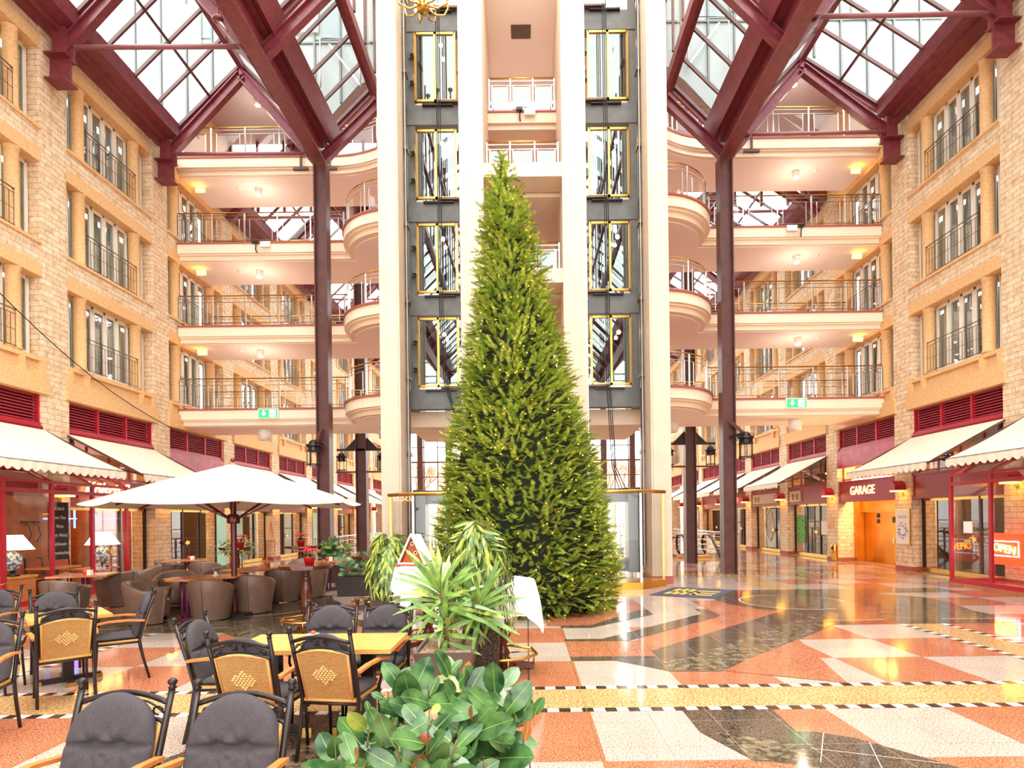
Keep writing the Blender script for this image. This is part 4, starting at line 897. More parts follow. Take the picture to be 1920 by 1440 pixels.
for i, (x, y) in enumerate(((-11.35, 12.95), (-11.35, 13.42), (-11.3, 14.15))):
    t = thing('pub_chair', 'dark framed pub chair with reddish back inside the left pavilion, %s from the left' % ORD[i], 'chair', (x, y, .08), -.2, 'pub chairs'); w = MB()
    for dy in (-.2, .2): w.tube([(0, dy, 0), (-.02, dy, .45), (-.08, dy, .9)], .018, BLACKM, 6); w.tube([(.38, dy, 0), (.36, dy, .45)], .018, BLACKM, 6)
    w.tube([(-.08, -.2, .9), (-.08, .2, .9)], .02, BLACKM, 6); w.build('chair_frame', t); w = MB(); w.box(-.07, -.05, -.17, .17, .55, .86, mat('red_weave', (196, 96, 66), .6)); w.build('backrest', t); w = MB(); w.box(-.02, .4, -.21, .21, .43, .47, WOODA); w.build('seat', t)
# ================================================================ soffit lamps, exit signs, cameras
def spot(c, lab, r=.11):
    t = thing('ceiling_spotlight', lab, 'spotlight', c, 0, 'soffit spotlights'); w = MB(); w.lathe([(r, -.22), (r, 0)], (0, 0, 0), WHITE, 14); w.build('housing', t)
    w = MB(); w.lathe([(r*.8, -.235), (r*.8, -.221)], (0, 0, 0), LAMPW, 14); w.build('lamp_face', t)
    ld = bpy.data.lights.new('soffit_fill', 'POINT'); ld.energy = 11; ld.color = (1, .86, .68); ld.shadow_soft_size = .15; lo = bpy.data.objects.new('soffit_fill', ld); COL.objects.link(lo); lo.location = (c[0], c[1], c[2]-.95)  # point light added well below the housing to brighten the soffit
for s in (-1, 1):
    for lev in range(1, 4):
        z = LEV[lev]-.57; wn = ['', 'second', 'third', 'top'][lev]
        spot((s*9.3, YB[s]+.95, z), 'small white spotlight under the %s walkway, %s side' % (wn, SIDE[s]))
        t = thing('smoke_detector', 'small white smoke detector under the %s walkway, %s side' % (wn, SIDE[s]), 'smoke detector', (s*9.95, YB[s]+.9, z), 0, 'smoke detectors'); w = MB(); w.lathe([(.03, -.06), (.07, -.04), (.08, 0)], (0, 0, 0), WHITE, 12); w.build('detector_body', t)
        t = thing('wall_light', 'yellow glowing wall light under the %s walkway beside the %s wall' % (wn, SIDE[s]), 'wall light', (s*11.25, YB[s]+.7, z-.12), 0, 'yellow walkway lights'); w = MB(); w.box(-.1, .1, -.05, .05, -.04, .02, YLAMP); w.build('glowing_box', t); w = MB(); w.box(-.17, .17, .08, .11, -.08, .14, WHITE); w.build('back_plate', t)
    spot((s*9.4, YB[s]+1.2, 16.8), 'spotlight glowing in the ceiling above the top walkway, %s side' % SIDE[s])
    for x, lab in ((9.15, 'outer'), (4.95, 'inner')): w = MB(); w.lathe([(.2, -.38), (.23, 0)], (0, 0, 0), WHITE, 18); o = w.build('downlight', None, False, (s*x, YB[s]+.9, LEV[0]-.57)); tag(o, 'large white downlight drum under the lowest walkway, %s one on the %s side' % (lab, SIDE[s]), 'downlight', 'downlight drums')
    t = thing('exit_sign', 'green lit emergency exit sign with arrow on the lowest walkway, %s side' % SIDE[s], 'sign', (-8.6 if s < 0 else 8.75, YB[s]-.06, LEV[0]-.2), 0, 'exit signs')
    w = MB(); w.box(-.34, .34, -.03, .04, -.17, .17, WHITE); w.build('sign_case', t); w = MB(); w.box(-.31, .31, -.04, -.03, -.14, .14, GREENL); w.build('green_face', t)
    w = MB(); w.box(-.165, -.115, -.047, -.04, -.0, .1, WHITEL); w.add([(-.22, -.045, .01), (-.06, -.045, .01), (-.14, -.045, -.09)], [(0, 2, 1)], WHITEL); w.build('arrow', t)
    w = MB(); w.box(.05, .25, -.045, -.04, -.11, .11, WHITEL); w.box(.12, .16, -.05, -.045, -.05, .03, GREENL); w.sphere((.14, -.048, .06), .02, GREENL, 8, 5); w.bar((.13, -.048, -.05), (.09, -.048, -.1), .01, .02, GREENL); w.bar((.15, -.048, -.05), (.2, -.048, -.08), .01, .02, GREENL); w.build('running_figure', t)
for x, y, z, lab in ((-8.9, YB[-1]-.1, LEV[2]-.12, 'black camera on the fascia of the third walkway, left side'), (8.95, YB[1]-.1, LEV[2]-.12, 'black camera on the fascia of the third walkway, right side'), (-.05, 17.38, LEV[3]-.1, 'black camera under the topmost tower balcony')):
    t = thing('security_camera', lab, 'camera', (x, y, z), 0, 'security cameras'); w = MB(); w.box(-.12, .08, -.12, -.02, -.02, .06, BLACKM); w.tube([(0, -.05, 0), (-.02, -.05, -.2), (.0, 0, -.3)], .02, BLACKM, 6); w.build('camera_body', t); w = MB(); w.box(.12 if x < 0 else -.45, .45 if x < 0 else -.12, -.02, .02, -.1, .08, WHITE); w.build('label_plate', t)
w = MB(); w.tube([(-11.6, 11.5, 7.6)]+[(-11.6+.15*k/10, 11.5+8*k/10, 7.6-2.9*k/10-.5*sin(pi*k/10)) for k in range(1, 11)], .012, BLACK, 5); tag(w.build('wall_cable'), 'thin black cable sagging across the left facade windows', 'cable')
# ================================================================ opening in the floor with rails, escalator and far terrace
for s in (-1, 1):
    t = thing('floor_railing', 'steel railing round the floor opening, %s of the lift tower' % SIDE[s], 'railing', (0, 0, 0), 0, 'floor opening rails')
    P = [(4.2, 19.3), (4.2, 21.6), (4.2, 30.0)] if s > 0 else [(4.4, 22.0), (4.4, 30.0)]; P2 = P+[(6.8, 31.5)] if s > 0 else P+[(6.9, 31)]
    w = MB()
    for zz, r in ((1.05, .03), (.85, .015), (.65, .015), (.45, .015), (.2, .015)): w.tube([(x, y, zz) for x, y in P], r, STEEL, 6); w.tube([(8.3, 22.8, zz), (8.3, 33, zz)], r, STEEL, 6); w.tube([(4.2, 22.8, zz), (8.3, 22.8, zz)] if s < 0 else [(5.9, 22.8, zz), (8.3, 22.8, zz)], r, STEEL, 6)
    w.build('rails', t, s < 0)
    for i in range(10): w = MB(); y = 19.4+i*1.15 if s > 0 else 22.1+i*.9; w.box(4.17, 4.23, y-.03, y+.03, 0, 1.05, STEEL); w.box(8.27, 8.33, 22.8+i-.03, 22.83+i, 0, 1.05, STEEL); w.build('post', t, s < 0)
t = thing('escalator', 'escalator head with glass sides and black handrail, right of the lift tower', 'escalator', (7.2, 24.6, 0)); w = MB()
for x in (-.75, .35): w.tube([(x, -3, -.6), (x, -.8, .85), (x, -.2, 1.0), (x, .3, .95), (x, .5, .7), (x, .42, .35), (x, .1, .2)], .05, BLACK, 8)
w.build('handrails', t); w = MB()
for x in (-.75, .35): w.add([(x, -3, -.8), (x, .4, .1), (x, .42, .85), (x, -.2, .95), (x, -.8, .8), (x, -3, -.6)], [(0, 1, 2, 3, 4, 5)], GLASS)
w.build('glass_sides', t); w = MB(); w.box(-.9, .5, -.3, .6, .001, .14, GOLDP); w.box(-.7, .3, -.3, .62, .14, .15, BLACK); w.build('step_plate', t)
# mat with gold stripes in front of the right lift
t = thing('floor_mat', 'dark blue doormat with gold lettering stripes in front of the right lift', 'mat'); w = MB(); MP = [(2.71, 12.99), (3.96, 12.27), (4.86, 13.64), (3.62, 14.36)]; w.prism(MP, .004, .012, mat('blue_mat', (70, 72, 92), .9)); w.build('mat_body', t)
A, Bv, D = Vector((*MP[0], 0)), Vector((*MP[1], 0)), Vector((*MP[3], 0)); ux = (Bv-A); uy = (D-A)
w = MB(); MG = mat('mat_gold', (232, 180, 70), .8)
for a0, a1, b0, b1 in ((.14, .22, .2, .82), (.26, .34, .2, .82), (.38, .46, .2, .82), (.14, .46, .44, .54), (.52, .86, .22, .32), (.52, .86, .42, .5), (.52, .86, .62, .72), (.56, .62, .22, .5)):
    w.prism([tuple((A+ux*a+uy*b).xy) for a, b in ((a0, b0), (a1, b0), (a1, b1), (a0, b1))], .0125, .0135, MG)
w.build('gold_stripes', t)
# ================================================================ cafe chairs
def pillow(w, wd, ht, th, m, arch=.1, tufts=(), n=26, k=26, tf=None, crease=.0):
    """cushion in local x (width), z (height), y thickness (front is -y); tf maps a point"""
    def outl(u, v):
        x = wd/2*u; top = ht*(1-arch*(u*u)) if arch else ht
        z = v*top; e = 2.6
        x *= (1-.06*(abs(v*2-1))**6) * (1-.10*max(0, v-.7)/.3*abs(u)**2)
        return x, z
    vs = []; fs = []
    for sd_ in (-1, 1):
        for j in range(k+1):
            for i in range(n+1):
                u = -1+2*i/n; v = j/k; x, z = outl(u, v)
                q = max(0, (1-abs(u)**5)*(1-abs(2*v-1)**6))**.45; t = th/2*q
                for tx, tz in tufts:
                    d2 = ((x-tx)/.035)**2+((z-tz)/.03)**2; t -= th*.42*math.exp(-d2)*q
                    a = math.atan2(z-tz, x-tx); r = sqrt((x-tx)**2+(z-tz)**2); t += .006*sin(a*9+tx*40)*math.exp(-(r/.11)**2)*q
                if crease and tufts: t -= th*crease*math.exp(-((z-tufts[0][1])/.011)**2)*q*1.5*(1-.35*abs(u))
                t += .002*sin(17*x*3+z*9)*q*(1-v*.5)
                p = (x, sd_*max(t, .002), z); vs.append(tf(*p) if tf else p)
        o = 0 if sd_ < 0 else (n+1)*(k+1)
        for j in range(k):
            for i in range(n):
                a = o+j*(n+1)+i; f = (a, a+1, a+n+2, a+n+1); fs.append(f if sd_ < 0 else f[::-1])
    o = (n+1)*(k+1)
    edge = [i for i in range(n+1)]+[j*(n+1)+n for j in range(1, k+1)]+[k*(n+1)+i for i in range(n-1, -1, -1)]+[j*(n+1) for j in range(k-1, 0, -1)]
    for a, b in zip(edge, edge[1:]+edge[:1]): fs.append((b, a, o+a, o+b))
    w.add(vs, fs, m, True)
def chair_parts():
    """faces +y"""
    P = {}
    def post(s): return [(s*.225, -.29, 0), (s*.222, -.23, .25), (s*.22, -.2, .44), (s*.222, -.25, .64), (s*.228, -.35, .95)]
    leg = []
    for s in (-1, 1):
        w = MB(); w.tube(post(s), [.014, .015, .016, .0155, .015], BLACKM, 10)
        w.lathe([(.012, 0), (.02, .006), (.012, .014), (.022, .03), (.02, .042), (.008, .05)], (s*.229, -.352, .95), BLACKM, 12); leg.append(('rear_leg', w))
        w = MB(); w.tube([(s*.215, .21, 0), (s*.21, .19, .3), (s*.212, .185, .44), (s*.225, .225, .54), (s*.24, .16, .65)], [.012, .013, .013, .011, .011], BLACKM, 9); leg.append(('front_leg', w))
    w = MB()
    def yb(z): return -.2-(z-.44)/.51*.15 if z > .44 else -.2
    def rail(z0, rise, r, m=BLACKM):
        w.tube([(-.225+.45*k/12, yb(z0)-.004-.02*sin(pi*k/12), z0+rise*sin(pi*k/12)) for k in range(13)], r, m, 8)
    rail(.885, .045, .014); rail(.80, .035, .011)
    for s in (-1, 1):                               # scrolls between the two rails
        w.tube([(s*(.20-.17*t), yb(.86)-.01, .835+.03*sin(t*pi)+.055*t) for t in [k/8 for k in range(9)]], .005, BLACKM, 6)
        w.tube([(s*(.045+.025*cos(a)), yb(.87)-.015, .888+.022*sin(a)) for a in [k*.6 for k in range(9)]], .005, BLACKM, 6)
        w.tube([(s*(.17+.024*cos(a)), yb(.85)-.01, .85+.02*sin(a)) for a in [k*.6 for k in range(9)]], .005, BLACKM, 6)
        w.sphere((s*.03, yb(.86), .87), .011, BLACKM, 8, 5)
    P['back_rails'] = w; w = MB()
    w.tube([(-.225, -.205, .41), (.225, -.205, .41)], .012, BLACKM, 8); w.tube([(-.21, .185, .42), (.21, .185, .42)], .012, BLACKM, 8)
    for s in (-1, 1): w.tube([(s*.22, -.2, .42), (s*.21, .185, .42)], .012, BLACKM, 8)
    P['seat_frame'] = w
    w = MB(); n = 14; k = 10; vs = []
    for sd_ in (-.009, .009):
        for j in range(k+1):
            for i in range(n+1):
                u = -1+2*i/n; v = j/k; z = .44+v*(.36+.028*cos(u*pi/2)); vs.append((u*(.178+.012*v), yb(z)-.012*cos(u*pi/2)*v+sd_-.004, z))
    fs = []; o = (n+1)*(k+1)
    for j in range(k):
        for i in range(n): a = j*(n+1)+i; fs.append((a, a+1, a+n+2, a+n+1)); fs.append((o+a, o+a+n+1, o+a+n+2, o+a+1))
    w.add(vs, fs, RATT, True)
    P['rattan_back'] = w
    w = MB()                                        # raised diamond of woven knots
    for j in range(-4, 5):
        for i in range(-7, 8):
            if (i+j) % 2 == 0 and abs(i)/7.5+abs(j)/4.8 <= 1:
                z = .64+j*.0165; x = i*.0135; w.box(x-.0095, x+.0095, yb(z)-.03, yb(z)-.014, z-.006, z+.006, RATTK)
    P['rattan_knots'] = w
    w = MB(); pts = [(-.178, .44), (-.19, .80)]+[(-.19+.38*q/10, .80+.03*sin(pi*q/10)) for q in range(1, 10)]+[(.19, .80), (.178, .44)]
    w.tube([(x, yb(z)-.008-.012*cos(min(1, abs(x)/.19)*pi/2)*(z-.44)/.36, z) for x, z in pts], .011, RATTE, 8); w.tube([(-.2, -.206, .436), (.2, -.206, .436)], .014, RATTE, 8)
    P['rattan_edge'] = w
    w = MB(); w.prism([(-.205, -.2), (.205, -.2), (.2, .2), (-.2, .2)], .425, .45, RATTE); P['seat_base'] = w
    w = MB(); pillow(w, .43, .43, .055, CUSH, 0, ((-.08, .17), (.08, .17)), 18, 18, lambda x, y, z: (x, z-.195, .478-y)); P['seat_cushion'] = w
    w = MB(); pillow(w, .43, .49, .085, CUSH, .2, ((-.065, .27), (.065, .27)), 40, 40, lambda x, y, z: (x, yb(.455+z)+.045-y, .455+z), .3); P['back_cushion'] = w
    for s in (-1, 1):
        w = MB(); pts = [Vector((s*.235, -.25, .655)), Vector((s*.25, -.1, .675)), Vector((s*.258, .08, .675)), Vector((s*.255, .2, .655)), Vector((s*.25, .25, .64))]
        for a, b in zip(pts, pts[1:]): w.bar(a, b+(b-a)*.05, .042, .02, WOODA)
        leg.append(('armrest', w))
    return leg, P
def make_chair(lab, loc, rz, grp='rattan cafe chairs with charcoal cushions'):
    t = thing('dining_chair', lab, 'chair', loc, rz, grp); leg, P = chair_parts()
    for n, w in leg: w.build(n, t)
    for n in P:
        if n == 'rattan_edge': continue
        o = P[n].build(n, t)
        if n == 'rattan_back': P['rattan_edge'].build('rattan_edge', o)
    return t
def back_at(x, y, rz):  # seat centre from the middle of the chair back top
    return (x+sin(rz)*-.35*-1*-1, y+cos(rz)*.35, 0) if 0 else (x-sin(rz)*.35, y+cos(rz)*.35, 0)
CHS = [(-1.95, 2.82, pi-.06, 'charcoal cushioned armchair facing the camera at the bottom left, left of the front pair'),
       (-1.36, 2.78, pi-.03, 'charcoal cushioned armchair facing the camera at the bottom, right of the front pair'),
       (-4.44, 5.6, .77, 'rattan backed armchair seen from behind at the left square table'),
       (-2.0, 4.0, -.1, 'rattan backed armchair seen from behind at the long table, left of two'),
       (-1.48, 4.12, -.15, 'rattan backed armchair seen from behind at the long table, right of two'),
       (-4.38, 6.8, 2.2, 'cushioned armchair seen side-on right of the left square table'),
       (-5.68, 6.98, pi+.75, 'cushioned armchair facing the camera behind the left square table'),
       (-2.8, 4.82, -pi/2+.02, 'cushioned armchair at the left end of the long table'),
       (-1.87, 5.58, pi+.07, 'cushioned armchair facing the camera across the long table, left of two'),
       (-1.33, 5.57, pi-.08, 'cushioned armchair facing the camera across the long table, right of two'),
       (-4.63, 5.0, pi+.35, 'cushioned armchair cut off by the left photo edge, nearest one there'),
       (-6.62, 7.3, pi+.2, 'cushioned armchair at the far left edge beside the plant'),
       (-5.95, 5.95, -pi/2+.35, 'armchair facing right at the left square table, half hidden at the photo edge')]
c0 = None
for x, y, rz, lab in CHS:
    if c0 is None: c0 = make_chair(lab, back_at(x, y, rz), rz)
    else: dup(c0, back_at(x, y, rz), rz, lab)
# ---------------------------------------------------------------- beech tables
def beech_table(lab, x, y, rz, lx, ly):
    t = thing('cafe_table', lab, 'table', (x, y, 0), rz, 'beech cafe tables'); w = MB(); w.box(-lx/2, lx/2, -ly/2, ly/2, .715, .75, WOODT); w.build('table_top', t)
    n = 2 if lx > 1 else 1
    for i in range(n):
        px = 0 if n == 1 else (-1, 1)[i]*lx*.3; w = MB(); w.box(px-.05, px+.05, -.05, .05, .05, .71, BLACKM); w.build('pedestal', t)
        w = MB(); w.box(px-.3, px+.3, -.03, .03, .01, .06, BLACKM); w.box(px-.03, px+.03, -.3, .3, .01, .06, BLACKM)
        for a, b in ((.27, 0), (-.27, 0), (0, .27), (0, -.27)): w.box(px+a-.04, px+a+.04, b-.04, b+.04, 0, .045, BRASS)
        w.build('base_cross', t)
beech_table('pale wooden long table among the rattan chairs', -1.72, 4.83, 0, 1.30, .66)
beech_table('pale wooden square table among the chairs on the left', -5.13, 6.47, radians(45), .72, .72)
# small candle dishes
for x, y, z, lab in ((-1.87, 5.05, .75, 'tiny orange candle dish on the long wooden table'), (-5.0, 6.6, .75, 'tiny orange candle dish on the left square table')):
    t = thing('candle_dish', lab, 'candle', (x, y, z)); w = MB(); w.lathe([(.05, 0), (.06, .015), (.055, .02)], (0, 0, 0), mat('dish_pale', (240, 214, 176), .5), 14); w.build('dish', t); w = MB(); w.lathe([(.02, .015), (.022, .04), (.005, .05)], (0, 0, 0), mat('candle_orange', (214, 92, 40), .5), 10); w.build('candle', t)
# ================================================================ tub chairs
def tub_parts():
    """opening faces +y"""
    n = 28; A = [radians(-240+300*k/n) for k in range(n+1)]      # sweep through -y, open arc at +y
    def ringpts(ro, z, sq=1.0): return [(ro*cos(a), ro*sin(a)*sq, z(a) if callable(z) else z) for a in A]
    top = lambda a: .60+.15*max(0, -sin(a))**.7
    w = MB(); rows = [ringpts(.30, .02), ringpts(.345, .3), ringpts(.375, .5), ringpts(.395, lambda a: top(a)-.03), ringpts(.38, top), ringpts(.345, lambda a: top(a)+.005), ringpts(.315, lambda a: top(a)-.02), ringpts(.285, .42), ringpts(.26, .02)]
    vs = [p for r in rows for p in r]; N = n+1
    fs = [(j*N+i, j*N+i+1, (j+1)*N+i+1, (j+1)*N+i) for j in range(len(rows)-1) for i in range(n)]
    fs += [tuple(j*N for j in range(len(rows)))[::-1], tuple(j*N+n for j in range(len(rows)))]
    w.add(vs, fs, LEATH, True)
    c = MB(); c.lathe([(.27, .12), (.285, .2), (.285, .38), (.27, .43), (.2, .45), (.02, .455)], (0, .03, 0), LEATH, 24)
    s = MB(); s.tube([(0, -.303, .03), (0, -.35, .3), (0, -.38, .5), (0, -.399, .71)], .004, LEATHD, 5)
    return w, c, s
TUB = [(-8.5, 10.7, .0, 'brown leather tub chair seen from behind, in front of the table by the left pavilion'),
       (-8.75, 12.35, pi/2, 'brown leather tub chair facing left beside the pavilion table'),
       (-9.2, 13.9, pi/2+.5, 'brown leather tub chair behind the pavilion table, furthest back there'),
       (-6.62, 10.15, -pi/2+.25, 'brown leather tub chair turned right at the left end of the hexagonal table'),
       (-5.72, 10.5, .1, 'large front tub chair seen from behind, left of the umbrella pole'),
       (-5.3, 11.25, .15, 'front tub chair seen from behind, right of the umbrella pole'),
       (-7.3, 12.0, pi+.3, 'brown leather tub chair facing us behind the hexagonal table'),
       (-9.75, 15.9, -pi/2, 'brown leather tub chair turned right beside the far left table'),
       (-8.4, 15.2, .2, 'brown leather tub chair seen from behind at the far left table'),
       (-6.75, 12.7, pi+.2, 'tub chair whose rim shows behind the umbrella pole'),
       (-5.35, 12.75, .25, 'tub chair seen from behind right of the brown cube stool'),
       (-5.0, 13.4, .3, 'tub chair partly hidden behind the turned bar table leg'),
       (-5.25, 14.2, pi/2, 'tub chair behind the octagonal bar table, right of its leg'),
       (-4.75, 15.3, .9, 'tub chair right of the octagonal bar table with its rim showing'),
       (-6.05, 15.6, pi, 'tub chair whose rim shows above the octagonal bar table')]
t0 = None
for x, y, rz, lab in TUB:
    if t0 is None:
        t0 = thing('tub_chair', lab, 'chair', (x, y, 0), rz, 'brown leather tub chairs'); a, b, c = tub_parts(); sh = a.build('shell', t0); b.build('seat_cushion', t0); c.build('seam', sh)
        CH.pop(t0.name, None)
    else: dup(t0, (x, y, 0), rz, lab)
w = MB(); w.box(-.22, .22, -.22, .22, 0, .42, LEATH); w.box(-.23, .23, -.23, .23, .40, .43, LEATHD); o = w.build('cube_stool', None, False, (-5.62, 12.05, 0)); tag(o, 'low brown leather cube stool between the tub chairs', 'stool')
# ---------------------------------------------------------------- lounge tables with purple legs
def lounge_table(lab, x, y, rz, lx, ly, hexa=True):
    t = thing('lounge_table', lab, 'table', (x, y, 0), rz, 'lounge tables'); w = MB(); c = .28 if hexa else 0
    w.prism([(-lx/2, -ly/2+c), (-lx/2+c, -ly/2), (lx/2-c, -ly/2), (lx/2, -ly/2+c), (lx/2, ly/2-c), (lx/2-c, ly/2), (-lx/2+c, ly/2), (-lx/2, ly/2-c)] if c else [(-lx/2, -ly/2), (lx/2, -ly/2), (lx/2, ly/2), (-lx/2, ly/2)], .715, .75, WOODL)
    e = w.build('table_top', t)
    for d in (-.35, .35) if lx > 1.2 else (0,):
        w = MB(); w.tube([(d-.04, 0, .03), (d-.04, 0, .71)], .022, PURP, 8); w.tube([(d+.04, 0, .03), (d+.04, 0, .71)], .022, PURP, 8); w.build('leg', t)
        w = MB(); w.tube([(d-.02, 0, .12), (d-.1, -.1, .04), (d-.22, -.2, .012)], .016, PURP, 6); w.tube([(d+.02, 0, .12), (d+.1, .1, .04), (d+.22, .2, .012)], .016, PURP, 6); w.box(d-.2, d+.2, -.03, .03, 0, .03, PURP); w.build('foot', t)
lounge_table('hexagonal wooden lounge table left of the umbrella pole with purple legs', -5.95, 10.75, .75, 1.35, .8)
lounge_table('wooden lounge table right of the umbrella pole among tub chairs', -5.85, 12.6, 1.1, 1.6, .85)
lounge_table('wooden lounge table beside the left pavilion glass', -8.8, 11.55, .3, 1.0, .8, False)
lounge_table('small wooden lounge table far left by the brick pier', -9.25, 15.8, .4, 1.1, .8, False)
lounge_table('small wooden lounge table behind the octagonal bar table', -5.0, 14.6, .2, .8, .7, False)
for x, y, lab in ((-8.75, 11.5, 'by the left pavilion'), (-5.75, 12.9, 'right of the umbrella pole'), (-9.2, 15.8, 'on the far left table'), (-5.05, 14.65, 'behind the octagonal bar table')):
    t = thing('condiment_set', 'small red jar and white card holder on the lounge table '+lab, 'condiments', (x, y, .75), 0, 'table condiments'); w = MB(); w.lathe([(.035, 0), (.04, .05), (.03, .09)], (0, 0, 0), mat('jar_red', (196, 70, 40), .2), 10); w.build('jar', t); w = MB(); w.box(.06, .13, -.04, .04, 0, .09, WHITE); w.build('card_holder', t)
w = MB(); w.lathe([(.05, 0), (.055, .02)], (0, 0, 0), WHITE, 12); w.lathe([(.02, .02), (.03, .07)], (0, 0, 0), WHITE, 10); w.tube([(.01, 0, .05), (-.05, 0, .13)], .006, STEEL, 5); o = w.build('cup', None, False, (-5.85, 10.9, .75)); tag(o, 'white cup on the hexagonal lounge table', 'cup')
# ================================================================ umbrella
t = thing('parasol', 'large white octagonal parasol with red wooden pole over the tub chairs', 'parasol', (-5.55, 11.0, 0))
n = 8; R = 2.38; off = radians(-90-22.5+6)
def rimp(k, r=R): a = off+2*pi*k/n; return (r*cos(a), r*sin(a))
vs = []; F_ = 6; rings = 8
for j in range(rings+1):
    q = j/rings
    for k in range(n):
        for i in range(F_):
            a, b = rimp(k), rimp(k+1); u = i/F_; x = (a[0]*(1-u)+b[0]*u)*q; y = (a[1]*(1-u)+b[1]*u)*q
            sag = .05*sin(pi*u)*sin(pi*q*.5); vs.append((x, y, 2.84-.76*q**1.08-sag*.9))
N = n*F_; fs = [(j*N+i, j*N+(i+1) % N, (j+1)*N+(i+1) % N, (j+1)*N+i) for j in range(rings) for i in range(N)]
w = MB(); w.add(vs, [f[::-1] for f in fs], UMBF); w.add([(x, y, z-.01) for x, y, z in vs], fs, UMBF); cano = w.build('canopy', t)
w = MB()
for k in range(n): x, y = rimp(k); w.tube([(0, 0, 2.85), (x*.5, y*.5, 2.49), (x, y, 2.09)], .006, mat('seam_cream', (236, 222, 202), .8), 4)
w.build('seams', cano)
REDW = mat('red_pole', (112, 30, 26), .35, noise=(8, .3, .7), col2=(90, 22, 20))
w = MB(); w.prism([(.055*cos(pi*k/4), .055*sin(pi*k/4)) for k in range(8)], .05, 2.8, REDW); w.sphere((0, 0, 2.92), .045, REDW, 12, 8); w.build('pole', t)
w = MB(); w.lathe([(.11, 1.72), (.12, 1.76), (.12, 1.84), (.09, 1.9)], (0, 0, 0), REDW, 8, False); w.build('hub', t)
for k in range(n): x, y = rimp(k); w = MB(); w.bar((0, 0, 2.76), (x*.97, y*.97, 2.04), .025, .035, REDW); w.build('rib', t); w = MB(); w.bar((x*.04, y*.04, 1.82), (x*.5, y*.5, 2.38), .022, .03, REDW); w.build('strut', t)
w = MB(); w.box(-.35, .35, -.35, .35, 0, .06, BLACKM); w.build('base_plate', t)
# ================================================================ octagonal bar tables
def bar_table(lab, x, y, r=.42, h=1.06, ring=True, grp='octagonal bar tables', top=True):
    t = thing('bar_table', lab, 'table', (x, y, 0), .2, grp)
    if top:
        w = MB(); w.prism([(r*cos(pi*k/4+pi/8), r*sin(pi*k/4+pi/8)) for k in range(8)], h-.035, h, WOODD); w.prism([(r*.94*cos(pi*k/4+pi/8), r*.94*sin(pi*k/4+pi/8)) for k in range(8)], h-.06, h-.035, WOODD); w.build('table_top', t)
    w = MB(); w.lathe([(.16, .06), (.11, .12), (.07, .16), (.09, .2), (.06, .26), (.05, .3), (.085, .38), (.1, .42), (.075, .47), (.085, .55), (.09, .66), (.085, .76), (.06, .8), (.085, .84), (.06, .88), (.05, .92), (.075, .96), (.09, h-.06)], (0, 0, 0), WOODD, 20); w.build('turned_leg', t)
    for k in range(4): a = pi/2*k; w = MB(); w.bar((.08*cos(a), .08*sin(a), .09), (.36*cos(a), .36*sin(a), .03), .07, .06, WOODD); w.build('foot', t)
    if ring:
        w = MB(); P = [(.4*cos(pi*k/4+.39), .4*sin(pi*k/4+.39), .2) for k in range(9)]; w.tube(P, .018, BRASS, 8); w.build('foot_ring', t)
        w = MB()
        for k in range(4): a = pi/2*k; w.tube([(.36*cos(a), .36*sin(a), .05), (.385*cos(a), .385*sin(a), .2)], .01, BRASS, 6); w.tube([(.1*cos(a), .1*sin(a), .2), (.385*cos(a), .385*sin(a), .2)], .008, BRASS, 6)
        w.build('ring_brackets', t)
    return t
bar_table('octagonal dark wood bar table with turned leg and red poinsettia', -3.5, 9.2)
bar_table('octagonal bar table behind the umbrella pole with red flower', -7.95, 15.9, .45)
bar_table('octagonal bar table left of the weeping fig with a glass on it', -3.05, 11.4, .4)
bar_table('octagonal bar table far back carrying the small poinsettia', -6.3, 16.2, .45)
def cloth_table(lab, clab, x, y, r, h, hang, seed, rz=0):
    bar_table(lab, x, y, r*.9, h-.012, True, 'cloth covered bar tables')
    rnd = random.Random(seed); w = MB(); n = 96; R0 = r; rings = [(0.0, 0)]; vs = [(0, 0, .008)]; half = r+hang
    K = 10; L = []
    for j in range(1, K+1):
        for i in range(n):
            a = 2*pi*i/n; c, s_ = cos(a), sin(a); q = half/max(abs(c), abs(s_))*.98 if 1 else half   # square cloth
            full = min(q, half*1.32); d = full*j/K
            if d <= R0: x_, y_, z_ = d*c, d*s_, .008
            else:
                dr = d-R0; fold = .055*sin(a*8+1.2)*min(1, dr/.25)+.03*sin(a*13+seed)*min(1, dr/.3); rr_ = R0+.02+.12*dr+fold*.9; x_, y_, z_ = rr_*c, rr_*s_, .008-dr*.96
            vs.append((x_, y_, z_))
    fs = [(0, 1+i, 1+(i+1) % n) for i in range(n)]
    for j in range(K-1):
        for i in range(n): a = 1+j*n; fs.append((a+i, a+n+i, a+n+(i+1) % n, a+(i+1) % n))
    w.add(vs, fs, CLOTH, True); o = w.build('tablecloth', None, False, (x, y, h)); o.rotation_euler = (0, 0, rz); tag(o, clab, 'tablecloth')
cloth_table('bar table under the white cloth with the gingerbread house', 'white cloth hanging over the gingerbread house table', -1.35, 7.9, .42, 1.13, .34, 1, .3)
cloth_table('bar table under the white cloth just right of the tall plants', 'white cloth with a long hanging corner right of the tall plants', -.30, 6.72, .36, 1.05, .40, 2, .55)
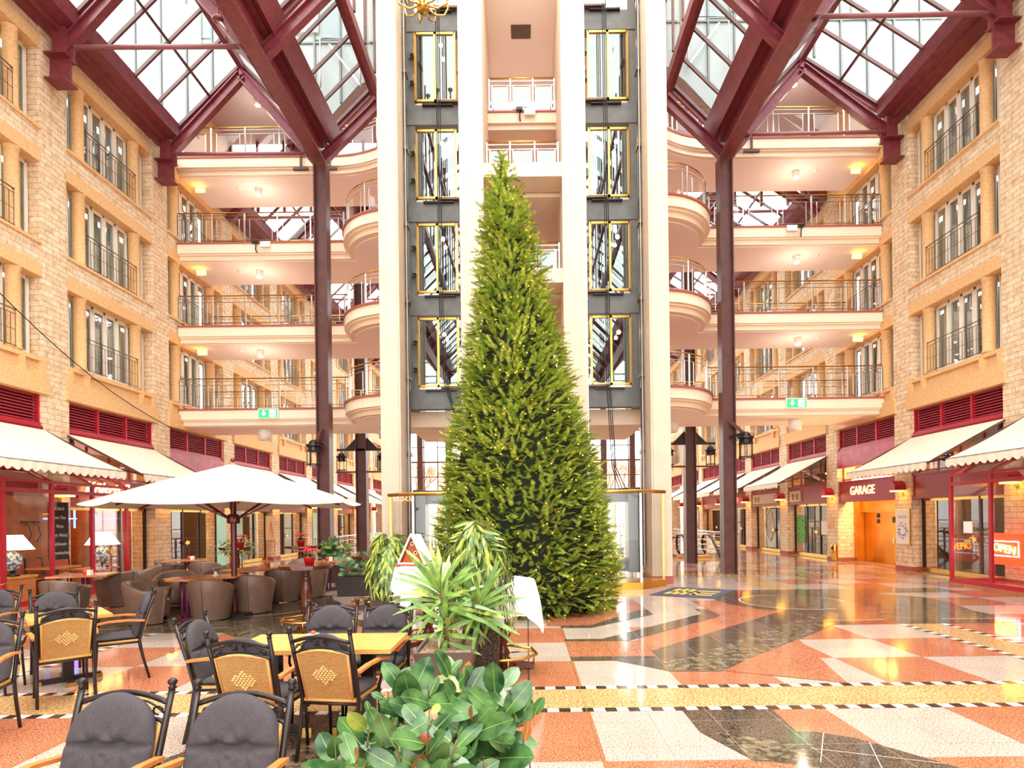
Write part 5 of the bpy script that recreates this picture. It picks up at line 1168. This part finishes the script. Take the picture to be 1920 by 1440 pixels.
# gingerbread house
t = thing('gingerbread_house', 'iced gingerbread house on a small board on the white cloth', 'gingerbread house', (-1.5, 7.82, 1.142), -.3); GB = mat('gingerbread', (170, 84, 36), .7); ICE = mat('icing', (250, 244, 240), .6)
w = MB(); w.box(-.24, .24, -.17, .17, 0, .02, GB); w.box(-.2, .2, -.14, .14, .02, .04, ICE); w.build('board', t)
w = MB(); w.prism([(-.15, 0), (.15, 0), (.0, .34)], -.1, .1, GB, lambda a, b, c: (a, c, b+.04)); b_ = w.build('house_body', t)
w = MB()
for q in (-1, 1): w.bar((q*.18, 0, .04), (0, 0, .40), .26, .02, GB, (q, 0, .5)) ; w.bar((q*.19, -.125, .04), (0, -.125, .42), .02, .025, ICE, (q, 0, .5)); w.bar((q*.195, 0, .06), (q*.02, 0, .41), .2, .012, ICE, (q, 0, .5))
w.build('iced_roof', t)
for x, z in ((0, .25), (-.05, .13), (.05, .13), (0, .07)): w = MB(); w.tube([(x+.022*cos(a), -.106, z+.04+.022*sin(a)) for a in [k*pi/4 for k in range(9)]], .006, ICE, 5); w.box(x-.012, x+.012, -.104, -.1, z+.028, z+.052, DARK); w.build('iced_window', t)
t = thing('menu_frame', 'brown framed menu board leaning beside the white cloth', 'frame', (-.42, 6.75, 1.06), .5); w = MB(); w.bar((-.12, 0, 0), (-.2, .02, .28), .03, .02, WOODD); w.bar((.12, 0, 0), (.04, .02, .28), .03, .02, WOODD); w.bar((-.2, .02, .28), (.04, .02, .28), .03, .02, WOODD); w.bar((-.12, 0, 0.015), (.12, 0, 0.015), .03, .02, WOODD); w.build('frame', t); w = MB(); w.add([(-.12, .005, .01), (.12, .005, .01), (.04, .02, .27), (-.2, .02, .27)], [(0, 1, 2, 3)], WHITE); w.build('sheet', t)
w = MB(); w.lathe([(.035, 0), (.04, .1), (.038, .14)], (0, 0, 0), GLASS, 12); o = w.build('drinking_glass', None, False, (-3.1, 11.35, 1.06)); tag(o, 'empty drinking glass on the bar table left of the weeping fig', 'glass')
# ================================================================ plants
def leaf(w, p, d, up, L, Wd, m, curl=.2, n=5, rib=None, fold=.15, shape='oval'):
    d = Vector(d).normalized(); up = Vector(up); r = d.cross(up)
    if r.length < .01: r = d.cross(Vector((1, 0, 0)))
    r.normalize(); u = r.cross(d).normalized(); p = Vector(p); L_ = []; C = []; R_ = []
    for i in range(n+1):
        t = i/n; wd = (sin(pi*min(1, t*.92+.04))**.6 if shape == 'oval' else (sin(pi*t)**.5 if t < .5 else (1-((t-.5)*2)**2.2)) if shape == 'strap' else sin(pi*(t*.9+.05))) * Wd/2
        if i == n: wd = Wd*.03
        c = p+d*(L*t)-u*(curl*L*t*t)
        C.append(c); L_.append(c-r*wd+u*fold*wd); R_.append(c+r*wd+u*fold*wd)
    o = []
    for a, b, c in zip(L_, C, R_): o += [a, b, c]
    w.add(o, [f for i in range(n) for f in ((3*i, 3*i+1, 3*i+4, 3*i+3), (3*i+1, 3*i+2, 3*i+5, 3*i+4))], m, True)
    if rib:
        ps = []
        for i in range(n+1): q = C[i]+u*.0025; e = r*(.0024*(1-i/n)+.0004); ps += [q-e, q+e]
        w.add(ps, [(2*i, 2*i+1, 2*i+3, 2*i+2) for i in range(n)], rib)
def rubber_plant(lab, x, y, z0, stems, seed, lsz=.2, grp='rubber plants in the foreground', pot=None, redtip=True, reds=.05, hs=1):
    rnd = random.Random(seed); t = thing('rubber_plant', lab, 'plant', (x, y, 0), 0, grp); w = MB(); s_ = MB()
    for (ax, ay, bx, by, h) in stems:
        h *= hs
        n = int((h)/.033)
        pts = [Vector((ax+(bx-ax)*q**1.3, ay+(by-ay)*q**1.3, z0+h*q)) for q in [k/8 for k in range(9)]]
        s_.tube(pts, [.009*(1-.5*k/8) for k in range(9)], STEM, 6)
        ph = rnd.uniform(0, 6)
        for k in range(n):
            q = .12+.88*(k+1)/n; i = min(7, int(q*8)); p = pts[i].lerp(pts[i+1], q*8-i); ph += 2.4
            el = .05+.85*q+rnd.uniform(-.45, .35); d = Vector((cos(ph)*cos(el), sin(ph)*cos(el), sin(el)))
            sz = lsz*(.75+.45*sin(pi*min(1, q*.85+.1)))*rnd.uniform(.8, 1.15)
            if q > .93: sz *= .55
            m = LF_RUBR if (rnd.random() < reds or (q > .97 and redtip and rnd.random() < .3)) else LF_RUBY if rnd.random() < .07 else LF_RUB
            s_.tube([p, p+d*.035], .003, STEM, 4); leaf(w, p+d*.03, d, Vector((rnd.uniform(-.6, .6), -.75+rnd.uniform(-.3, .3), .7)), sz, sz*.56, m, rnd.uniform(.02, .3), 7, LF_RIB, .12)
        if redtip: tip = pts[-1]; leaf(w, tip, (rnd.uniform(-.1, .1), 0, 1), (1, 0, 0), .07, .016, LF_RUBR, 0, 4, None, .5)
    w.build('foliage', t); s_.build('stems', t)
    if pot: pot(t)
    return t
def boxpot(cx, cy, lx, ly, h, m, taper=.85, soil=SOIL, name='pot'):
    def f(t):
        w = MB(); a, b = lx/2, ly/2; T = taper
        w.add([(cx-a*T, cy-b*T, 0), (cx+a*T, cy-b*T, 0), (cx+a*T, cy+b*T, 0), (cx-a*T, cy+b*T, 0), (cx-a, cy-b, h), (cx+a, cy-b, h), (cx+a, cy+b, h), (cx-a, cy+b, h),
               (cx-a+.025, cy-b+.025, h), (cx+a-.025, cy-b+.025, h), (cx+a-.025, cy+b-.025, h), (cx-a+.025, cy+b-.025, h), (cx-a+.03, cy-b+.03, h-.05), (cx+a-.03, cy-b+.03, h-.05), (cx+a-.03, cy+b-.03, h-.05), (cx-a+.03, cy+b-.03, h-.05)],
              [(0, 3, 2, 1), (0, 1, 5, 4), (1, 2, 6, 5), (2, 3, 7, 6), (3, 0, 4, 7), (4, 5, 9, 8), (5, 6, 10, 9), (6, 7, 11, 10), (7, 4, 8, 11), (8, 9, 13, 12), (9, 10, 14, 13), (10, 11, 15, 14), (11, 8, 12, 15)], m)
        o = w.build(name, t); w = MB(); w.add([(cx-a+.03, cy-b+.03, h-.03), (cx+a-.03, cy-b+.03, h-.03), (cx+a-.03, cy+b-.03, h-.03), (cx-a+.03, cy+b-.03, h-.03)], [(0, 1, 2, 3)], soil); w.build('soil_surface', t)
    return f
rubber_plant('big rubber plant with broad green leaves, right front of the planter row', -.40, 3.35, .32, [(0, 0, .02, .12, .66), (.05, 0, .30, .05, .50), (-.05, 0, -.18, .0, .58), (0, .05, .42, .1, .36), (.1, -.05, .36, -.15, .26), (-.1, .05, -.36, .1, .62), (.05, 0, .1, -.15, .42), (0, 0, -.1, .25, .74), (-.1, 0, -.30, -.12, .40), (.1, 0, .22, .2, .60), (0, 0, .02, -.1, .3), (0, 0, -.45, .15, .50)], 4, .225, pot=boxpot(0, 0, .42, .42, .34, POTD), reds=0, hs=.68)
rubber_plant('rubber plant with reddish young leaves in the front row, middle', -.50, 2.72, .3, [(0, 0, .02, .05, .50), (.05, 0, .16, 0, .42), (-.05, 0, -.15, .02, .46), (0, 0, .28, 0, .28), (0, 0, .08, -.1, .30)], 9, .16, pot=boxpot(0, 0, .36, .34, .34, POTD), reds=.08)
rubber_plant('small rubber plant with slim leaves left in the front row', -.84, 2.85, .3, [(0, 0, .05, .05, .46), (-.05, 0, -.12, 0, .30), (.05, 0, .14, 0, .40), (0, 0, .02, -.1, .3)], 12, .16, pot=boxpot(0, 0, .3, .3, .34, POTD), reds=.1)
rubber_plant('tiny reddish rubber plant tip at the bottom photo edge', -1.12, 2.5, .3, [(0, 0, 0, 0, .24), (.03, 0, .08, 0, .18)], 15, .12, pot=boxpot(0, 0, .26, .26, .34, POTD), reds=.4)
def pl(t): boxpot(0, 0, 1.2, .5, .62, POTD, .97)(t)
rubber_plant('dark leaved rubber plant in a long planter behind the tub chairs', -5.55, 16.6, .6, [(0, 0, 0, 0, .62), (-.3, 0, -.35, 0, .5), (.3, 0, .4, 0, .42), (-.1, 0, -.15, 0, .5)], 21, .2, 'rubber plants further back', pl, False, 0)
rubber_plant('low rubber plant in a dark planter left of the weeping fig', -3.9, 13.6, .42, [(0, 0, 0, 0, .5), (-.3, 0, -.4, 0, .45), (.3, 0, .35, 0, .4)], 23, .2, 'rubber plants further back', boxpot(0, 0, 1.0, .45, .45, POTD, .97), False, 0)
def bush(lab, x, y, h, r, seed, m=LF_FIC):
    rnd = random.Random(seed); t = thing('potted_shrub', lab, 'plant', (x, y, 0), 0, 'small potted shrubs'); w = MB()
    for k in range(260):
        a = rnd.uniform(0, 2*pi); e = rnd.uniform(-.3, 1.4); q = rnd.uniform(.4, 1); p = Vector((cos(a)*cos(e)*r*q, sin(a)*cos(e)*r*q, .45+h*.45+sin(e)*h*.5*q)); d = Vector((cos(a), sin(a), rnd.uniform(-.5, .8)))
        leaf(w, p, d, (0, 0, 1), .13, .05, m if rnd.random() < .6 else LF_RUB, .3, 3)
    w.build('foliage', t); w = MB(); w.lathe([(.16, 0), (.2, .4)], (0, 0, 0), POTD, 14); w.build('pot', t); w = MB(); w.tube([(0, 0, .35), (0, 0, .45+h*.5)], .015, STEM, 5); w.build('stems', t)
bush('green shrub behind the far left tub chair', -9.0, 17.6, .85, .5, 31); bush('green shrub right of the far left table', -8.3, 16.9, .9, .45, 32); bush('light green shrub at the left photo edge beside the armchair', -7.05, 7.3, .7, .35, 33)
# planter box at the left edge
w = MB(); w.box(-.7, .7, -.3, .3, 0, .42, POTD)
for z in (.12, .2, .28): w.box(-.705, .705, -.305, .305, z, z+.012, mat('planter_band', (120, 100, 92), .4))
w.box(-.71, .71, -.31, .31, 0, .03, BRASS); o = w.build('planter_box', None, False, (-6.85, 6.95-.45, 0)); o.rotation_euler = (0, 0, .3); tag(o, 'long dark planter box with pale bands at the left photo edge', 'planter')
# weeping figs with long hanging leaves
def weeping(lab, x, y, zt, zpot, r, nl, seed, pot, ll=.2, droop=1.0):
    rnd = random.Random(seed); t = thing('weeping_fig', lab, 'plant', (x, y, 0), 0, 'weeping figs'); w = MB(); s_ = MB()
    s_.tube([(0, 0, zpot-.05), (.02, .01, (zpot+zt)/2), (0, 0, zt-.15)], [.02, .018, .01], STEM, 7)
    nb = 46
    for b in range(nb):
        a = rnd.uniform(0, 2*pi); R = r*rnd.uniform(.45, 1.0); z0 = zpot+(zt-.12-zpot)*rnd.uniform(.35, 1)**.8; top = min(zt, z0+.16); end = max(zpot-.05, z0-rnd.uniform(.25, .75)*droop)
        P = [Vector((0, 0, z0)), Vector((cos(a)*R*.4, sin(a)*R*.4, top)), Vector((cos(a)*R*.8, sin(a)*R*.8, z0+.02)), Vector((cos(a)*R, sin(a)*R, (z0+end)/2)), Vector((cos(a)*R*1.02, sin(a)*R*1.02, end))]
        s_.tube(P, .003, STEM, 4)
        for k in range(nl):
            q = rnd.uniform(.15, 1)*3.99; i = int(q); p = P[i].lerp(P[i+1], q-i); tg = (P[i+1]-P[i]).normalized()
            d = (tg*.5+Vector((cos(a), sin(a), 0))*.35+Vector((rnd.uniform(-.7, .7), rnd.uniform(-.7, .7), -.5-.5*(q > 1.5)))).normalized()
            leaf(w, p, d, Vector((cos(a), sin(a), .4)), ll*rnd.uniform(.75, 1.2), .034, LF_FIC if rnd.random() < .72 else LF_RUB, rnd.uniform(0, .35), 4, None, .25, 'thin')
    w.build('foliage', t); s_.build('stems', t); pot(t)
weeping('weeping fig in a tall grey square pot left of the lift tower', -2.02, 8.5, 1.56, .80, .38, 19, 41, boxpot(0, 0, .48, .48, .8, POTG, .85), .2)
weeping('large weeping fig in a wicker pot in front of the fir tree', -.52, 6.12, 1.74, .62, .40, 22, 42, boxpot(.04, 0, .36, .36, .62, mat('wicker_pot', (84, 66, 54), .6, noise=(50, .45, .55), col2=(30, 22, 18)), .8), .21)
# dracaena in gravel planter
t = thing('dracaena', 'green dracaena with long strap leaves in a grey gravel planter', 'plant', (-.74, 5.4, 0)); rnd = random.Random(5); w = MB(); s_ = MB()
for cx, cyy, zz, n_, L0 in ((-.06, 0, 1.12, 44, .46), (.28, .15, 1.0, 30, .42), (.0, -.15, .86, 16, .34)):
    s_.tube([(cx*.4, cyy*.4, .55), (cx, cyy, zz)], .016, STEM, 6)
    for k in range(n_):
        a = k*2.4+rnd.uniform(-.2, .2); el = 1.25-1.65*(1-k/n_)+rnd.uniform(-.15, .15); p = Vector((cx, cyy, zz-.22*(1-k/n_))); d = Vector((cos(a)*cos(el), sin(a)*cos(el), sin(el)))
        leaf(w, p, d, Vector((rnd.uniform(-.5, .5), -.6, .7)), L0*rnd.uniform(.85, 1.2), .05, LF_DRA if rnd.random() < .8 else LF_FIC, rnd.uniform(.1, .45), 7, None, .22, 'strap')
w.build('foliage', t); s_.build('stems', t); boxpot(0, .02, .52, .84, .60, mat('grey_steel_planter', (112, 98, 90), .35, .3), .55, GRAV, 'gravel_planter')(t)
# poinsettias
def poinsettia(lab, x, y, z, sc=1, seed=1):
    rnd = random.Random(seed); t = thing('poinsettia', lab, 'plant', (x, y, z), 0, 'potted poinsettias'); w = MB(); w.lathe([(.055*sc, 0), (.075*sc, .09*sc), (.08*sc, .1*sc)], (0, 0, 0), mat('red_pot', (206, 16, 34), .3), 14); w.build('pot', t)
    w = MB(); g = MB()
    for h in range(5):
        cx, cy_ = .07*cos(h*1.3)*sc, .07*sin(h*1.3)*sc
        for k in range(8): a = k*pi/4+h; leaf(w, (cx, cy_, (.2+.02*(h % 3))*sc), (cos(a), sin(a), .15), (0, 0, 1), .085*sc, .04*sc, LF_RED, .35, 4)
    for k in range(14): a = k*.9; leaf(g, (0, 0, .14*sc), (cos(a), sin(a), rnd.uniform(-.1, .3)), (0, 0, 1), .1*sc, .045*sc, LF_RUB, .4, 4)
    w.build('red_bracts', t); g.build('green_leaves', t); g = MB(); g.tube([(0, 0, .08*sc), (0, 0, .2*sc)], .008, STEM, 5); g.build('stems', t)
poinsettia('red poinsettia on the octagonal bar table in front', -3.45, 9.2, 1.06, 1.15, 1); poinsettia('red poinsettia half hidden behind the parasol pole', -7.85, 15.9, 1.06, 1.5, 2); poinsettia('small red poinsettia further back on a bar table', -6.3, 16.2, 1.06, 1.5, 3)
# green hedge plants on the terrace beyond the lifts
for i, x in enumerate((-1.6, 2.4, 4.2)): bush('shrub seen through the lift glass beyond the tower, %s from the left' % ORD[i], x, 24+i, 1.1, .7, 60+i)
# ================================================================ the fir tree
def fir():
    rnd = random.Random(77); H = 9.05; cx, cy_ = 0.0, 11.75
    t = thing('christmas_tree', 'tall decorated green fir tree with warm fairy lights in front of the lift tower', 'tree', (cx, cy_, 0))
    prof = [(0, 1.66), (.4, 1.74), (1.0, 1.72), (1.9, 1.62), (3.0, 1.40), (4.2, 1.12), (5.4, .84), (6.4, .62), (7.4, .48), (8.2, .30), (8.8, .14), (9.05, .03)]
    def R(z):
        for (a, b), (c, d) in zip(prof, prof[1:]):
            if z <= c: return b+(d-b)*(z-a)/(c-a)
        return .03
    def axis(z): return -.42*(z/H)**1.3
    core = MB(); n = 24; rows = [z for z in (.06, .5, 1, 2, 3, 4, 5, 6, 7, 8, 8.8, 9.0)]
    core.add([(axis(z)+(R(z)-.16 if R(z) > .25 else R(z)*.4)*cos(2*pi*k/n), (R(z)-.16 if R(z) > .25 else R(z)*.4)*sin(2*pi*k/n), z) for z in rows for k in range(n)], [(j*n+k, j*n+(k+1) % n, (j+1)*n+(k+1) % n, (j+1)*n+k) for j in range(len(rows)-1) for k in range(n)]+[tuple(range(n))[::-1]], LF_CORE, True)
    core.build('dark_core', t)  # solid cone; the shade between the sprigs is put into its near-black colour
    # three sprig templates: stem with two rows of flat needles
    T = []
    for v in range(4):
        L = .19+.035*v; V = []; Fc = []
        m = 9
        for k in range(m):
            q = .12+.88*k/(m-1); ln = .075*(1-.45*q)
            for sd_ in (-1, 1, 0):
                if sd_ == 0 and k % 2: continue
                ang = .75 if sd_ else 0; base = Vector((L*q, 0, 0)); dr = Vector((cos(ang), sd_*sin(ang), .35 if sd_ == 0 else .12)).normalized(); sdv = Vector((-dr.y, dr.x, 0)).normalized() if sd_ else Vector((0, 1, 0))
                i0 = len(V); V += [base-sdv*.009, base+sdv*.009, base+dr*ln+sdv*.002, base+dr*ln-sdv*.002]; Fc.append((i0, i0+1, i0+2, i0+3))
        T.append((V, Fc))
    w = MB(); w2 = MB(); cnt = 0; tips = []
    z = .05
    while z < H:
        r = R(z); dz = .062; nn = int(2*pi*max(r, .06)/.078)+2
        for k in range(nn):
            if rnd.random() < .06: continue
            a = rnd.uniform(0, 2*pi); zz = z+rnd.uniform(-.05, .05); lump = .05*sin(a*5+zz*3.1)+.04*sin(a*11-zz*5)+rnd.uniform(-.12, .06)
            rr_ = max(.02, r+lump-.1); el = rnd.uniform(-.35, .75) if zz > .3 else rnd.uniform(-.5, .1); ya = a+rnd.uniform(-.7, .7)
            o = Vector((axis(zz)+rr_*cos(a), rr_*sin(a), max(.04, zz))); ex = Vector((cos(ya)*cos(el), sin(ya)*cos(el), sin(el))); ez = Vector((-cos(ya)*sin(el), -sin(ya)*sin(el), cos(el))); ey = ez.cross(ex)
            ro = rnd.uniform(-.6, .6); ey, ez = ey*cos(ro)+ez*sin(ro), ez*cos(ro)-ey*sin(ro); sc = rnd.uniform(.75, 1.2)*(1 if r > .3 else .75)
            V, Fc = T[rnd.randrange(4)]
            (w if rnd.random() < .66 else w2).add([o+(ex*p.x+ey*p.y+ez*p.z)*sc for p in V], Fc, LF_TREE if rnd.random() < .7 else LF_TREE2)
            if rnd.random() < .055: tips.append((o+ex*.13*sc, cos(a-pi*1.5)))
        z += dz
    w.build('branch_foliage', t); 
    o = w2.build('inner_foliage', t)
    front = [p for p in tips if p[0].y < .4]; rnd.shuffle(front)
    b = MB(); b.sphere((0, 0, 0), .012, BULB, 6, 4); bo = b.build('fairy_light', t); 
    for i, (p, _) in enumerate(front[:100]):
        q = bo if i == 0 else bo.copy()
        if i: COL.objects.link(q); q.parent = t
        q.location = p; q.scale = (1.0,)*3
    b = MB()
    for p, _ in front[100:]+[p for p in tips if p[0].y >= .4]: b.sphere(tuple(p), .012, BULB, 6, 4)
    o = b.build('fairy_lights', t); o['kind'] = 'stuff'
    w = MB(); w.lathe([(.5, 0), (.5, .08), (.1, .09)], (0, 0, 0), BLACKM, 16); w.build('tree_stand', t)
fir()
